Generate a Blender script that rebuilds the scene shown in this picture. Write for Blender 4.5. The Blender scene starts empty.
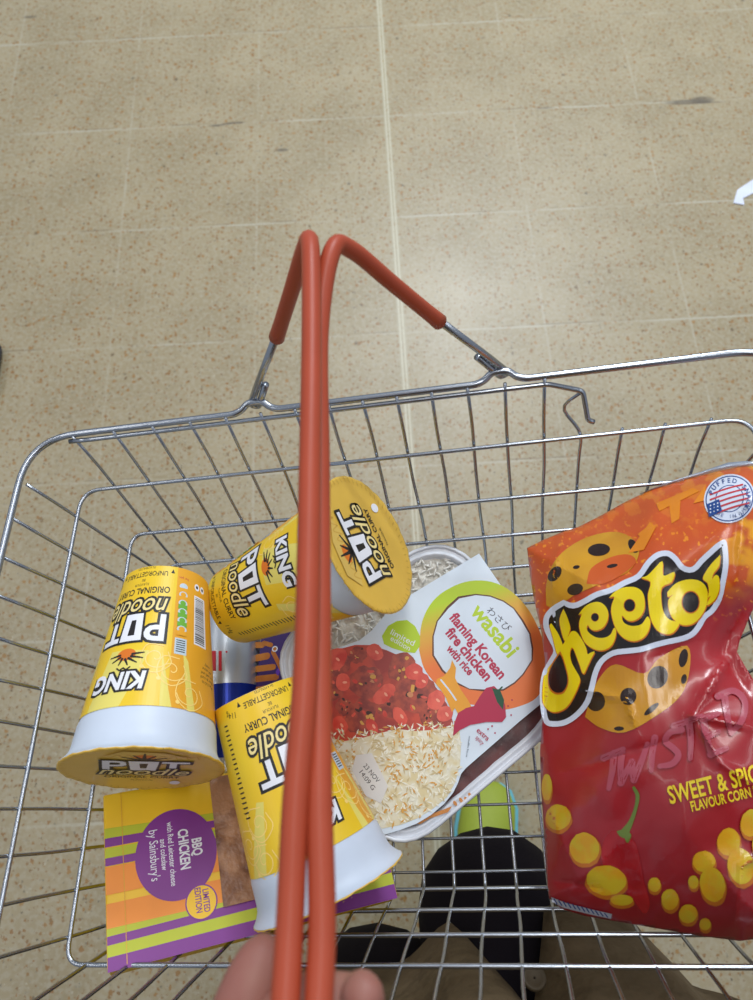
import bpy, bmesh, math, random
from mathutils import Vector, Matrix, noise
from mathutils.geometry import delaunay_2d_cdt, tessellate_polygon
random.seed(7)
PI = math.pi
SC = bpy.context.scene
COL = SC.collection

# ------------------------------------------------------------------ camera and frames
F = 711.0
RC = Matrix(((0.99870217, -0.04855607, -0.01537163), (0.05086587, 0.93563699, 0.34927939), (-0.00257737, -0.34960798, 0.93689253)))
CAM = Vector((0, 0, 1.25697))
BASKET = Matrix(((0.98626607, 0.03006041, -0.16240573, 0.00116), (-0.01022279, 0.99252298, 0.12162909, 0.04821),
                 (0.16484763, -0.1182984, 0.97919903, 0.88044), (0, 0, 0, 1)))
BINV = BASKET.inverted()
CB = BINV @ CAM

def dirw(u, v): return RC.transposed() @ Vector(((u-376.5)/F, -(v-500)/F, -1))
def fl(u, v, z=0.0):
    d = dirw(u, v); return CAM + d*((z-CAM.z)/d.z)
def dirb(u, v): return BINV.to_3x3() @ dirw(u, v)
def onz(u, v, z):
    d = dirb(u, v); return CB + d*((z-CB.z)/d.z)

def frame(o, x, y, z):
    return Matrix(((x.x, y.x, z.x, o.x), (x.y, y.y, z.y, o.y), (x.z, y.z, z.z, o.z), (0, 0, 0, 1)))

# ------------------------------------------------------------------ materials
def lin(c):
    return tuple(((x/255)/12.92 if x/255 <= .04045 else ((x/255+.055)/1.055)**2.4) for x in c)
MATS = {}
def mat(name, rgb, rough=.5, metal=0, spec=.5, coat=0, trans=0, alpha=1, bump=None, mixc=None, sss=0):
    if name in MATS: return MATS[name]
    m = bpy.data.materials.new(name); m.use_nodes = True
    nt = m.node_tree; b = nt.nodes['Principled BSDF']
    c = lin(rgb)+(1,)
    b.inputs['Base Color'].default_value = c
    b.inputs['Roughness'].default_value = rough; b.inputs['Metallic'].default_value = metal
    b.inputs['Specular IOR Level'].default_value = spec
    b.inputs['Coat Weight'].default_value = coat; b.inputs['Coat Roughness'].default_value = .15
    b.inputs['Transmission Weight'].default_value = trans; b.inputs['Alpha'].default_value = alpha
    if sss:
        b.inputs['Subsurface Weight'].default_value = sss
        b.inputs['Subsurface Radius'].default_value = (.01, .004, .002); b.inputs['Subsurface Scale'].default_value = 1
    tc = nt.nodes.new('ShaderNodeTexCoord')
    # every surface gets a little procedural variation
    sc, amt = (bump or (60, 0))[:2]
    n = nt.nodes.new('ShaderNodeTexNoise'); n.inputs['Scale'].default_value = (mixc[1] if mixc else 25); n.inputs['Detail'].default_value = 4
    nt.links.new(tc.outputs['Object'], n.inputs['Vector'])
    r = nt.nodes.new('ShaderNodeValToRGB')
    c2 = lin(mixc[0])+(1,) if mixc else tuple(min(1, x*.93) for x in c[:3])+(1,)
    r.color_ramp.elements[0].color = c2; r.color_ramp.elements[1].color = c
    r.color_ramp.elements[0].position = .4; r.color_ramp.elements[1].position = .6
    nt.links.new(n.outputs['Fac'], r.inputs['Fac']); nt.links.new(r.outputs['Color'], b.inputs['Base Color'])
    if bump:
        n2 = nt.nodes.new('ShaderNodeTexNoise'); n2.inputs['Scale'].default_value = sc; n2.inputs['Detail'].default_value = 3
        nt.links.new(tc.outputs['Object'], n2.inputs['Vector'])
        bp = nt.nodes.new('ShaderNodeBump'); bp.inputs['Strength'].default_value = amt; bp.inputs['Distance'].default_value = bump[2] if len(bump) > 2 else .002
        nt.links.new(n2.outputs['Fac'], bp.inputs['Height']); nt.links.new(bp.outputs['Normal'], b.inputs['Normal'])
    MATS[name] = m; return m

STEEL = mat('steel_wire', (174, 180, 190), .27, 1)
RED = mat('red_plastic', (172, 72, 46), .42, spec=.35, bump=(150, .15, .0005))
CUPW = mat('cup_white', (206, 217, 234), .45)
WHITE = mat('print_white', (235, 237, 245), .45)
CARD = mat('card_white', (224, 237, 250), .5)
BLACK = mat('print_black', (28, 26, 26), .5)
YEL = mat('print_yellow', (238, 203, 44), .38, mixc=((236, 194, 38), 20))
ORY = mat('print_amber', (234, 168, 44), .4)
PALEY = mat('print_pale_yellow', (234, 219, 112), .4)
LINEY = mat('print_light_line', (255, 222, 130), .4)
GOLD = mat('lid_gold', (228, 186, 76), .32, bump=(70, .25, .001))
GOLD2 = mat('lid_gold_dark', (178, 140, 40), .45)
CREAM = mat('print_cream', (240, 220, 150), .45)
PURP = mat('print_purple', (126, 36, 140), .42)
DPURP = mat('print_deep_purple', (62, 34, 108), .4)
LIME = mat('print_lime', (188, 196, 30), .45)
SYEL = mat('sleeve_yellow', (246, 196, 14), .42)
SORA = mat('sleeve_orange', (246, 146, 40), .45)
GREEN = mat('print_green', (110, 176, 60), .5)
MAG = mat('print_magenta', (186, 20, 72), .45)
WLIME = mat('wasabi_lime', (184, 214, 30), .45)

# ------------------------------------------------------------------ object helpers
def newobj(name, me, parent=None, mw=None):
    o = bpy.data.objects.new(name, me); COL.objects.link(o)
    if parent is not None: o.parent = parent
    if mw is not None: o.matrix_world = mw
    return o
def obj(name, bm, mats, parent=None, smooth=True, mw=None):
    bmesh.ops.recalc_face_normals(bm, faces=bm.faces) if smooth != 'keep' else None
    me = bpy.data.meshes.new(name); bm.to_mesh(me); bm.free()
    for m in (mats if isinstance(mats, (list, tuple)) else [mats]): me.materials.append(m)
    if smooth:
        for p in me.polygons: p.use_smooth = True
    return newobj(name, me, parent, mw)
def empty(name, label, cat, mw, group=None):
    o = newobj(name, None); o.empty_display_size = .02; o.matrix_world = mw
    o['label'] = label; o['category'] = cat
    if group: o['group'] = group
    return o
def tag(o, label, cat, group=None, kind=None):
    if label: o['label'] = label
    if cat: o['category'] = cat
    if group: o['group'] = group
    if kind: o['kind'] = kind
    return o

def catmull(pts, n=6):
    P = [Vector(p) for p in pts]; P = [2*P[0]-P[1]]+P+[2*P[-1]-P[-2]]
    out = []
    for i in range(1, len(P)-2):
        for k in range(n):
            t = k/n; a, b, c, d = P[i-1:i+3]
            out.append(.5*((2*b)+(c-a)*t+(2*a-5*b+4*c-d)*t*t+(3*b-a-3*c+d)*t**3))
    out.append(P[-2]); return out
def rounded(pts, r, n=5, closed=False):
    """polyline with rounded corners"""
    P = [Vector(p) for p in pts]; N = len(P); out = []
    for i in range(N):
        if not closed and i in (0, N-1): out.append(P[i]); continue
        a, b, c = P[i-1], P[i], P[(i+1) % N]
        d1 = (a-b); d2 = (c-b); k = min(r, d1.length*.45, d2.length*.45)
        p, q = b+d1.normalized()*k, b+d2.normalized()*k
        for j in range(n+1):
            t = j/n; out.append((1-t)**2*p+2*t*(1-t)*b+t*t*q)
    return out
def tube(bm, pts, r, seg=8, closed=False, caps=True):
    P = [Vector(p) for p in pts]; N = len(P)
    R = r if isinstance(r, (list, tuple)) else [r]*N
    rings = []; up = None
    for i in range(N):
        if closed: t = (P[(i+1) % N]-P[i-1])
        else: t = P[min(i+1, N-1)]-P[max(i-1, 0)]
        t.normalize()
        if up is None:
            up = Vector((0, 0, 1)) if abs(t.z) < .9 else Vector((1, 0, 0))
        up = (up-t*up.dot(t)); up.normalize(); s = t.cross(up)
        rings.append([bm.verts.new(P[i]+R[i]*(math.cos(2*PI*k/seg)*up+math.sin(2*PI*k/seg)*s)) for k in range(seg)])
    for i in range(N if closed else N-1):
        A, B = rings[i], rings[(i+1) % N]
        if closed and i == N-1:
            k0 = min(range(seg), key=lambda q: (A[0].co-B[q].co).length)
            B = B[k0:]+B[:k0]
        for k in range(seg): bm.faces.new((A[k], A[(k+1) % seg], B[(k+1) % seg], B[k]))
    if caps and not closed:
        bm.faces.new(rings[0][::-1]); bm.faces.new(rings[-1])
def lathe(bm, prof, seg=96, cap0=False, cap1=False, mi=None):
    rings = [[bm.verts.new((r*math.cos(2*PI*k/seg), r*math.sin(2*PI*k/seg), z)) for k in range(seg)] for r, z in prof]
    for i in range(len(rings)-1):
        for k in range(seg):
            f = bm.faces.new((rings[i][k], rings[i][(k+1) % seg], rings[i+1][(k+1) % seg], rings[i+1][k]))
            if mi: f.material_index = mi[i]
    if cap0: bm.faces.new(rings[0][::-1])
    if cap1: bm.faces.new(rings[-1])
    return rings

# ------------------------------------------------------------------ 2D print toolkit
_tc = {}
def text2d(s, off=0.0):
    """verts, faces of a text of size 1 from the built-in font, origin at its centre baseline"""
    k = (s, off)
    if k in _tc: return _tc[k]
    cu = bpy.data.curves.new('t', 'FONT'); cu.body = s; cu.size = 1; cu.offset = off; cu.resolution_u = 3
    cu.align_x = 'CENTER'
    o = bpy.data.objects.new('t', cu); COL.objects.link(o)
    dg = bpy.context.evaluated_depsgraph_get(); dg.update()
    me = o.evaluated_get(dg).to_mesh()
    V = [(v.co.x, v.co.y) for v in me.vertices]; Fc = [tuple(p.vertices) for p in me.polygons]
    o.evaluated_get(dg).to_mesh_clear()
    bpy.data.objects.remove(o); bpy.data.curves.remove(cu)
    _tc[k] = (V, Fc); return _tc[k]

def union(polys):
    V = []; Fs = []
    for p in polys:
        b = len(V); V += [Vector((x, y)) for x, y in p]; Fs.append(list(range(b, b+len(p))))
    r = delaunay_2d_cdt(V, [], Fs, 1, 1e-7)
    return [(v.x, v.y) for v in r[0]], [tuple(f) for f in r[2]]

class Art:
    def __init__(s): s.items = []; s.mats = []; s.n = 0
    def mi(s, m):
        if m not in s.mats: s.mats.append(m)
        return s.mats.index(m)
    def raw(s, V, Fc, m, layer=None):
        if layer is None: s.n += 1; layer = s.n
        s.items.append((V, Fc, s.mi(m), layer))
    def poly(s, pts, m, layer=None): s.raw(*union([pts]), m, layer)
    def polys(s, L, m, layer=None): s.raw(*union(L), m, layer)
    def disc(s, x, y, rx, m, ry=None, rot=0, n=40, layer=None, jag=0):
        ry = ry or rx; c, q = math.cos(rot), math.sin(rot); P = []
        for k in range(n):
            a = 2*PI*k/n; j = 1+random.uniform(-jag, jag); X, Y = rx*j*math.cos(a), ry*j*math.sin(a)
            P.append((x+X*c-Y*q, y+X*q+Y*c))
        s.poly(P, m, layer)
    def stroke(s, pts, w, m, layer=None, smooth=True, closed=False):
        if smooth and len(pts) > 2:
            W = w if isinstance(w, (list, tuple)) else [w]*len(pts)
            Q = catmull([(p[0], p[1], ww) for p, ww in zip(pts, W)], 6)
            pts = [(q.x, q.y) for q in Q]; W = [q.z for q in Q]
        else:
            W = w if isinstance(w, (list, tuple)) else [w]*len(pts)
        if closed: pts = list(pts)+[pts[0]]; W = list(W)+[W[0]]
        L = []
        for i in range(len(pts)-1):
            a, b = Vector(pts[i]), Vector(pts[i+1]); d = b-a
            if d.length < 1e-9: continue
            n = Vector((-d.y, d.x)).normalized(); wa, wb = W[i]/2, W[i+1]/2
            L.append([tuple(a+n*wa), tuple(a-n*wa), tuple(b-n*wb), tuple(b+n*wb)])
        for p, ww in zip(pts, W):
            L.append([(p[0]+ww/2*math.cos(2*PI*k/10), p[1]+ww/2*math.sin(2*PI*k/10)) for k in range(10)])
        s.raw(*union(L), m, layer)
    def text(s, t, x, y, size, m, rot=0, sx=1, sy=1, shear=0, off=0.0, layer=None, flip=False, arc=None):
        V, Fc = text2d(t, off); c, q = math.cos(rot), math.sin(rot); O = []
        for a, b in V:
            a, b = (a+shear*b)*size*sx, b*size*sy
            if arc: b += arc*(a/size)**2*size
            if flip: X, Y = a*c+b*q, a*q-b*c
            else: X, Y = a*c-b*q, a*q+b*c
            O.append((x+X, y+Y))
        s.raw(O, Fc, m, layer)
    def outlined(s, t, x, y, size, m, om, ow, **k):
        o0 = k.pop('off', 0)
        s.text(t, x, y, size, om, off=o0+ow, **k); s.text(t, x, y, size, m, off=o0, **k)
    def build(s, name, mp, parent, grid=None, eps=.00012, base=0.0):
        bm = bmesh.new()
        # stack only shapes that lie over one another: a shape's height is one above the shapes under it
        order = sorted([it for it in s.items if it[0]], key=lambda it: it[3]); done = []; out = []
        for V, Fc, mi, layer in order:
            xs = [v[0] for v in V]; ys = [v[1] for v in V]; bb = (min(xs), max(xs), min(ys), max(ys)); h = 1
            for b2, l2, h2, m2 in done:
                if b2[0] < bb[1] and b2[1] > bb[0] and b2[2] < bb[3] and b2[3] > bb[2]:
                    if l2 == layer and m2 == mi: h = max(h, h2)
                    else: h = max(h, h2+1)
            done.append((bb, layer, h, mi)); out.append((V, Fc, mi, h))
        s.items = out
        for V, Fc, mi, layer in s.items:
            if not V: continue
            b = bmesh.new(); vs = [b.verts.new((x, y, 0)) for x, y in V]
            for f in Fc:
                if len(set(f)) < 3: continue
                try: b.faces.new([vs[i] for i in f])
                except ValueError: pass
            if grid:
                xs = [v[0] for v in V]; ys = [v[1] for v in V]
                for ax, lo, hi in ((0, min(xs), max(xs)), (1, min(ys), max(ys))):
                    k = math.floor(lo/grid)+1
                    while k*grid < hi:
                        co = [0, 0, 0]; co[ax] = k*grid; no = [0, 0, 0]; no[ax] = 1
                        bmesh.ops.bisect_plane(b, geom=b.verts[:]+b.edges[:]+b.faces[:], plane_co=co, plane_no=no, dist=grid*1e-4)
                        k += 1
            mpd = {}
            for v in b.verts: mpd[v] = bm.verts.new(mp(v.co.x, v.co.y, base+eps*layer))
            for f in b.faces:
                try: g = bm.faces.new([mpd[v] for v in f.verts]); g.material_index = mi
                except ValueError: pass
            b.free()
        me = bpy.data.meshes.new(name); bm.to_mesh(me); bm.free()
        for m in s.mats: me.materials.append(m)
        return newobj(name, me, parent)

# ------------------------------------------------------------------ FLOOR
def build_floor():
    m = bpy.data.materials.new('terrazzo_tiles'); m.use_nodes = True; nt = m.node_tree; N = nt.nodes; Lk = nt.links
    b = N['Principled BSDF']
    geo = N.new('ShaderNodeNewGeometry'); sep = N.new('ShaderNodeSeparateXYZ'); Lk.new(geo.outputs['Position'], sep.inputs[0])
    def math_(op, a, c=None, cl=False, d=None):
        n = N.new('ShaderNodeMath'); n.operation = op; n.use_clamp = cl
        for i, v in enumerate((a, c, d)):
            if v is None: continue
            if isinstance(v, (int, float)): n.inputs[i].default_value = v
            else: Lk.new(v, n.inputs[i])
        return n.outputs[0]
    def mix(f, a, c):
        n = N.new('ShaderNodeMix'); n.data_type = 'RGBA'
        for i, v in ((0, f), (6, a), (7, c)):
            if isinstance(v, (int, float)): n.inputs[i].default_value = v
            elif isinstance(v, tuple): n.inputs[i].default_value = v
            else: Lk.new(v, n.inputs[i])
        return n.outputs[2]
    def ns(scale, det=3):
        n = N.new('ShaderNodeTexNoise'); n.inputs['Scale'].default_value = scale; n.inputs['Detail'].default_value = det
        Lk.new(geo.outputs['Position'], n.inputs['Vector']); return n.outputs['Fac']
    def rng(v, a, c, lo=0., hi=1.):
        n = N.new('ShaderNodeMapRange'); Lk.new(v, n.inputs[0])
        for i, q in enumerate((a, c, lo, hi)): n.inputs[1+i].default_value = q
        return n.outputs[0]
    X, Y = sep.outputs[0], sep.outputs[1]
    base = mix(rng(ns(6), .35, .65), lin((150, 136, 106))+(1,), lin((163, 149, 119))+(1,))
    base = mix(rng(ns(120, 2), .45, .6, 0, .5), base, lin((170, 161, 140))+(1,))
    # chips of several sizes
    for scale, lo, hi, colA, colB, thr in ((100, .06, .42, (134, 92, 40), (154, 114, 58), .44), (150, .05, .44, (120, 84, 40), (146, 108, 58), .46), (66, .05, .26, (88, 78, 62), (124, 97, 58), .82), (210, .05, .42, (92, 82, 62), (180, 172, 150), .55)):
        v = N.new('ShaderNodeTexVoronoi'); v.inputs['Scale'].default_value = scale
        d = N.new('ShaderNodeVectorMath'); d.operation = 'ADD'
        nn = N.new('ShaderNodeTexNoise'); nn.inputs['Scale'].default_value = scale*2.2; Lk.new(geo.outputs['Position'], nn.inputs['Vector'])
        sc = N.new('ShaderNodeVectorMath'); sc.operation = 'SCALE'; sc.inputs['Scale'].default_value = .9/scale; Lk.new(nn.outputs['Color'], sc.inputs[0])
        Lk.new(geo.outputs['Position'], d.inputs[0]); Lk.new(sc.outputs[0], d.inputs[1]); Lk.new(d.outputs[0], v.inputs['Vector'])
        cs = N.new('ShaderNodeSeparateColor'); Lk.new(v.outputs['Color'], cs.inputs[0])
        rad = rng(cs.outputs[0], thr, 1, 0, hi)
        msk = math_('MULTIPLY', math_('GREATER_THAN', math_('SUBTRACT', rad, v.outputs['Distance']), 0.0), .8)
        base = mix(msk, base, mix(cs.outputs[1], lin(colA)+(1,), lin(colB)+(1,)))
    # joints every 300 mm
    def joint(C, off, w, soft):
        t = math_('DIVIDE', math_('SUBTRACT', C, off), .3)
        fr = math_('ABSOLUTE', math_('SUBTRACT', t, math_('ROUND', t)))
        return rng(fr, w/.3, (w+soft)/.3, 1, 0)
    TX, TY = .0703, 1.4341
    jx = joint(X, TX, .0012, .002); jy = joint(Y, TY, .0014, .002)
    j = math_('MULTIPLY', math_('MAXIMUM', math_('MULTIPLY', jx, .35), math_('MULTIPLY', jy, .6)), rng(ns(5, 2), .42, .62, .2, 1))
    base = mix(j, base, lin((184, 180, 164))+(1,))
    dj = math_('MULTIPLY', joint(Y, TY+.004, .0006, .001), rng(ns(9, 2), .5, .62, 0, .6))
    base = mix(dj, base, lin((100, 86, 66))+(1,))
    # the wide double joint
    dx = math_('ABSOLUTE', math_('SUBTRACT', X, math_('ADD', TX+.002, math_('MULTIPLY', Y, .002))))
    strip = rng(dx, .0075, .0095, .9, 0)
    base = mix(math_('MULTIPLY', strip, .5), base, lin((172, 166, 142))+(1,))
    line = rng(math_('ABSOLUTE', math_('SUBTRACT', dx, .0035)), .0008, .002, .55, 0)
    base = mix(line, base, lin((208, 204, 182))+(1,))
    # scuffs
    for (u, v, lx, ly) in ((216, 125.5, .016, .0036), (236, 122.8, .02, .0036), (226, 124, .012, .003), (688, 102, .05, .007), (702, 100, .026, .011), (700, 103, .06, .0018), (545, 108, .02, .002), (30, 17, .016, .004), (282, 150, .014, .005)):
        p = fl(u, v); e = math_('ADD', math_('POWER', math_('ABSOLUTE', math_('DIVIDE', math_('SUBTRACT', X, p.x), lx)), 2.0), math_('POWER', math_('ABSOLUTE', math_('DIVIDE', math_('SUBTRACT', Y, p.y), ly)), 2.0))
        base = mix(math_('MULTIPLY', rng(e, .5, 1.6, .8, 0), rng(ns(90), .3, .6, .65, 1)), base, lin((92, 84, 72))+(1,))
    Lk.new(base, b.inputs['Base Color'])
    Lk.new(rng(ns(4), .3, .7, .36, .44), b.inputs['Roughness'])
    bm = bmesh.new()
    bmesh.ops.create_grid(bm, x_segments=8, y_segments=8, size=3.2)
    r = bmesh.ops.extrude_face_region(bm, geom=bm.faces[:])
    for g in r['geom']:
        if isinstance(g, bmesh.types.BMVert): g.co.z -= .03
    o = obj('floor', bm, m, smooth=False); o['kind'] = 'structure'
build_floor()

# ------------------------------------------------------------------ BASKET
A0, B0, A5, B5 = .243, .1685, .1761, .1065
ZK = [0, .046, .0947, .1332, .1704, .2074]
Z5 = ZK[5]
def ab(z):
    t = z/Z5; return A0*(1-t)+A5*t, B0*(1-t)+B5*t
basket = empty('shopping_basket', 'wire shopping basket with two red-sleeved carrying handles, held over the tiled floor', 'basket',
               BASKET @ Matrix.Translation((0, 0, -Z5)))
bz = Vector((0, 0, Z5))
def bobj(name, bm, m, parent=None, smooth=True):
    bmesh.ops.translate(bm, verts=bm.verts, vec=bz) if parent is None or parent is basket else None
    return obj(name, bm, m, parent or basket, smooth)
def hoop_pts(z, rad, ins=0, skip=None):
    a, b = ab(z); a -= ins; b -= ins
    return rounded([(a, b, -z), (-a, b, -z), (-a, -b, -z), (a, -b, -z)], rad, 8, closed=True)
# rim: thick wire with a raised eyelet hump at every handle pivot
AX = (-.0814, .0756)
def rim_pts():
    a, b = A0, B0+.002
    def side(sgn):
        L = []
        for x in sorted(AX, reverse=(sgn > 0)):
            q = -1 if sgn > 0 else 1
            for dx, h, oy in ((-.015, 0, 0), (-.0095, .0005, .002), (-.005, .003, .0055), (.005, .003, .0055), (.0095, .0005, .002), (.015, 0, 0)):
                L.append((x+q*dx, sgn*(b+oy), h))
        return L
    P = [(a, b, 0)]+side(1)+[(-a, b, 0), (-a, -b, 0)]+side(-1)+[(a, -b, 0)]
    out = []; n = len(P)
    for i in range(n):
        p0, p1, p2 = Vector(P[i-1]), Vector(P[i]), Vector(P[(i+1) % n])
        r = .036 if abs(p1.x) > .2 else .003
        d1, d2 = p0-p1, p2-p1; k = min(r, d1.length*.45, d2.length*.45); m = 10 if r > .01 else 3
        u, w_ = p1+d1.normalized()*k, p1+d2.normalized()*k
        for t in range(m+1): t = t/m; out.append((1-t)**2*u+2*t*(1-t)*p1+t*t*w_)
    return out
bm = bmesh.new(); tube(bm, rim_pts(), .0023, 10, closed=True)
rim = bobj('rim', bm, STEEL)
def xs_far(i, z):
    n = i+2.5; t = z/Z5
    x = n*(.0218*(1-t)+.0216*t)+(1-t)*.0208*(n/8)**3
    return max(-A5+.004, min(A5-.004, x)) if t > .99 else x
# loop under the rim, broken open on the far right side, its end bent down
z = .0045; a, b = ab(z); b += .0004
h1, h2, h3 = onz(583, 391, -.012), onz(588, 420, -.030), onz(594, 422, -.032)
bm = bmesh.new()
tube(bm, rounded([h3, h2, h1, (xs_far(2, 0)+.002, b, -z), (-.200, b, -z), (-.214, b-.001, -z+.002)], .003, 3), .0017, 8)
bobj('upper_wire', bm, STEEL)
bm = bmesh.new(); tube(bm, [(a-.03, -b, -z), (-a+.03, -b, -z)], .0017, 8)
bobj('upper_wire', bm, STEEL)
for k, rad in ((1, .015), (2, .011), (3, .010), (4, .010), (5, .010)):
    L = [p+Vector((0, -.0016, 0)) for p in hoop_pts(ZK[k], rad, .0006)]
    bm = bmesh.new(); tube(bm, L, .00145, 8, closed=True)
    bobj('hoop', bm, STEEL)
wb = []
def wob(i, s): return .0006*math.sin(i*2.3+s*1.7)
for i in range(-11, 7):                                     # long-side ribs
    P = []
    top = 0 if i < 3 else ZK[1]-.001
    a, b = ab(top); P.append((xs_far(i, top), b, -top+(.0005 if top == 0 else 0)))
    if i == 3:
        q1, q2 = onz(583, 391, -.012), onz(560, 407, -.028)
        P = [q1, q2, P[0]]
    for z in (.03, .07, .11, .15, .19):
        if z > top+.005:
            a, b = ab(z); P.append((xs_far(i, z)+wob(i, z*30), b+.0012, -z))
    x5 = xs_far(i, Z5)
    P += [(x5, B5+.001, -Z5-.0015), (x5, -B5-.001, -Z5-.0015)]
    for z in (.19, .15, .11, .07, .03, 0):
        a, b = ab(z); P.append((xs_far(i, z)+wob(i+3, z*30), -b-.0012, -z))
    bm = bmesh.new(); tube(bm, rounded(P, .008, 3), .00112, 6)
    bobj('rib', bm, STEEL)
for j in range(12):                                          # short-side ribs
    n = 5.457-j; fy = (5.5-j)*.0215
    corner = j in (0, 11)
    def ys(z):
        t = z/Z5; w_ = n*(.024*(1-t)+.0197*t)+(1-t)*.0065*(n/5)**3
        if corner: return w_
        q = max(0, (t-.7)/.3); return w_*(1-q)+fy*q
    lv = (.006 if j == 0 else 0, .03, .07, .11, .15, .19)
    L = [(-ab(z)[0]-.0008, ys(z)+wob(j, z*25), -z) for z in lv]; Rr = [(ab(z)[0]+.0008, ys(z)+wob(j+5, z*25), -z) for z in reversed(lv)]
    runs = [L[:-1], Rr[1:]] if corner else [L+[(-A5-.001, fy, -Z5+.0013), (A5+.001, fy, -Z5+.0013)]+Rr]
    for P in runs:
        bm = bmesh.new(); tube(bm, rounded(P, .008, 3), .00112, 6)
        bobj('cross_rib', bm, STEEL)

def make_handle(ax, bend, mids, frac):
    """rod hooked round the rim; the plastic covers the bend and the straight top"""
    top0 = Vector(bend); top1 = Vector((mids[-1].x, -.150, bend[2]-.004))
    b1, b2 = Vector((ax, B0+.010, 0)), Vector((ax, -B0-.010, 0))
    e1 = b1+(top0-b1)*frac; e2 = b2+(top1-b2)*frac
    nx = (mids[0]-top0).normalized(); pv = (mids[-1]-top1).normalized()
    g = catmull([e1, e1+(top0-e1)*.5, top0+(e1-top0)*.13, top0+nx*.008]+mids+[top1+pv*.008, top1+(e2-top1)*.13, e2+(top1-e2)*.5, e2], 8)
    R = [.0040+.0005*math.exp(-min(i, len(g)-1-i)/1.5) for i in range(len(g))]
    return b1, e1, b2, e2, g, R
for ax, bend, pxs_, fr in ((AX[0], (-.0028, .150, .1525), ((311.5, 330, .151), (310, 460, .150), (306, 660, .148), (295.5, 800, .145), (289.5, 930, .143)), .48),
                           (AX[1], (.0070, .150, .1485), ((319.5, 330, .1410), (319.5, 460, .1395), (319.5, 660, .140), (319.5, 800, .142), (322, 930, .141)), .45)):
    b1, e1, b2, e2, g, R = make_handle(ax, bend, [onz(*q) for q in pxs_], fr)
    bm = bmesh.new(); tube(bm, g, R, 14)
    hd = bobj('handle', bm, RED); hd['label'] = 'red plastic sleeved carrying handle'
    for bp, ep, sg in ((b1, e1, 1), (b2, e2, -1)):
        d = (ep-bp).normalized(); side = Vector((d.z, 0, -d.x)).normalized()
        q = 1 if ax < 0 else -1
        # eye: rod comes down, passes round the rim hump and doubles back up
        bm = bmesh.new()
        tube(bm, rounded([ep+d*.012, bp+d*.02-side*.0026*q, bp-d*.006-side*.003*q, bp-d*.0065+side*.0024*q, bp+d*.026+side*.0022*q], .003, 4), .0023, 8)
        bmesh.ops.translate(bm, verts=bm.verts, vec=bz)
        obj('hooked_rod', bm, STEEL, hd)['label'] = 'bare steel hooked rod end'

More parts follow.
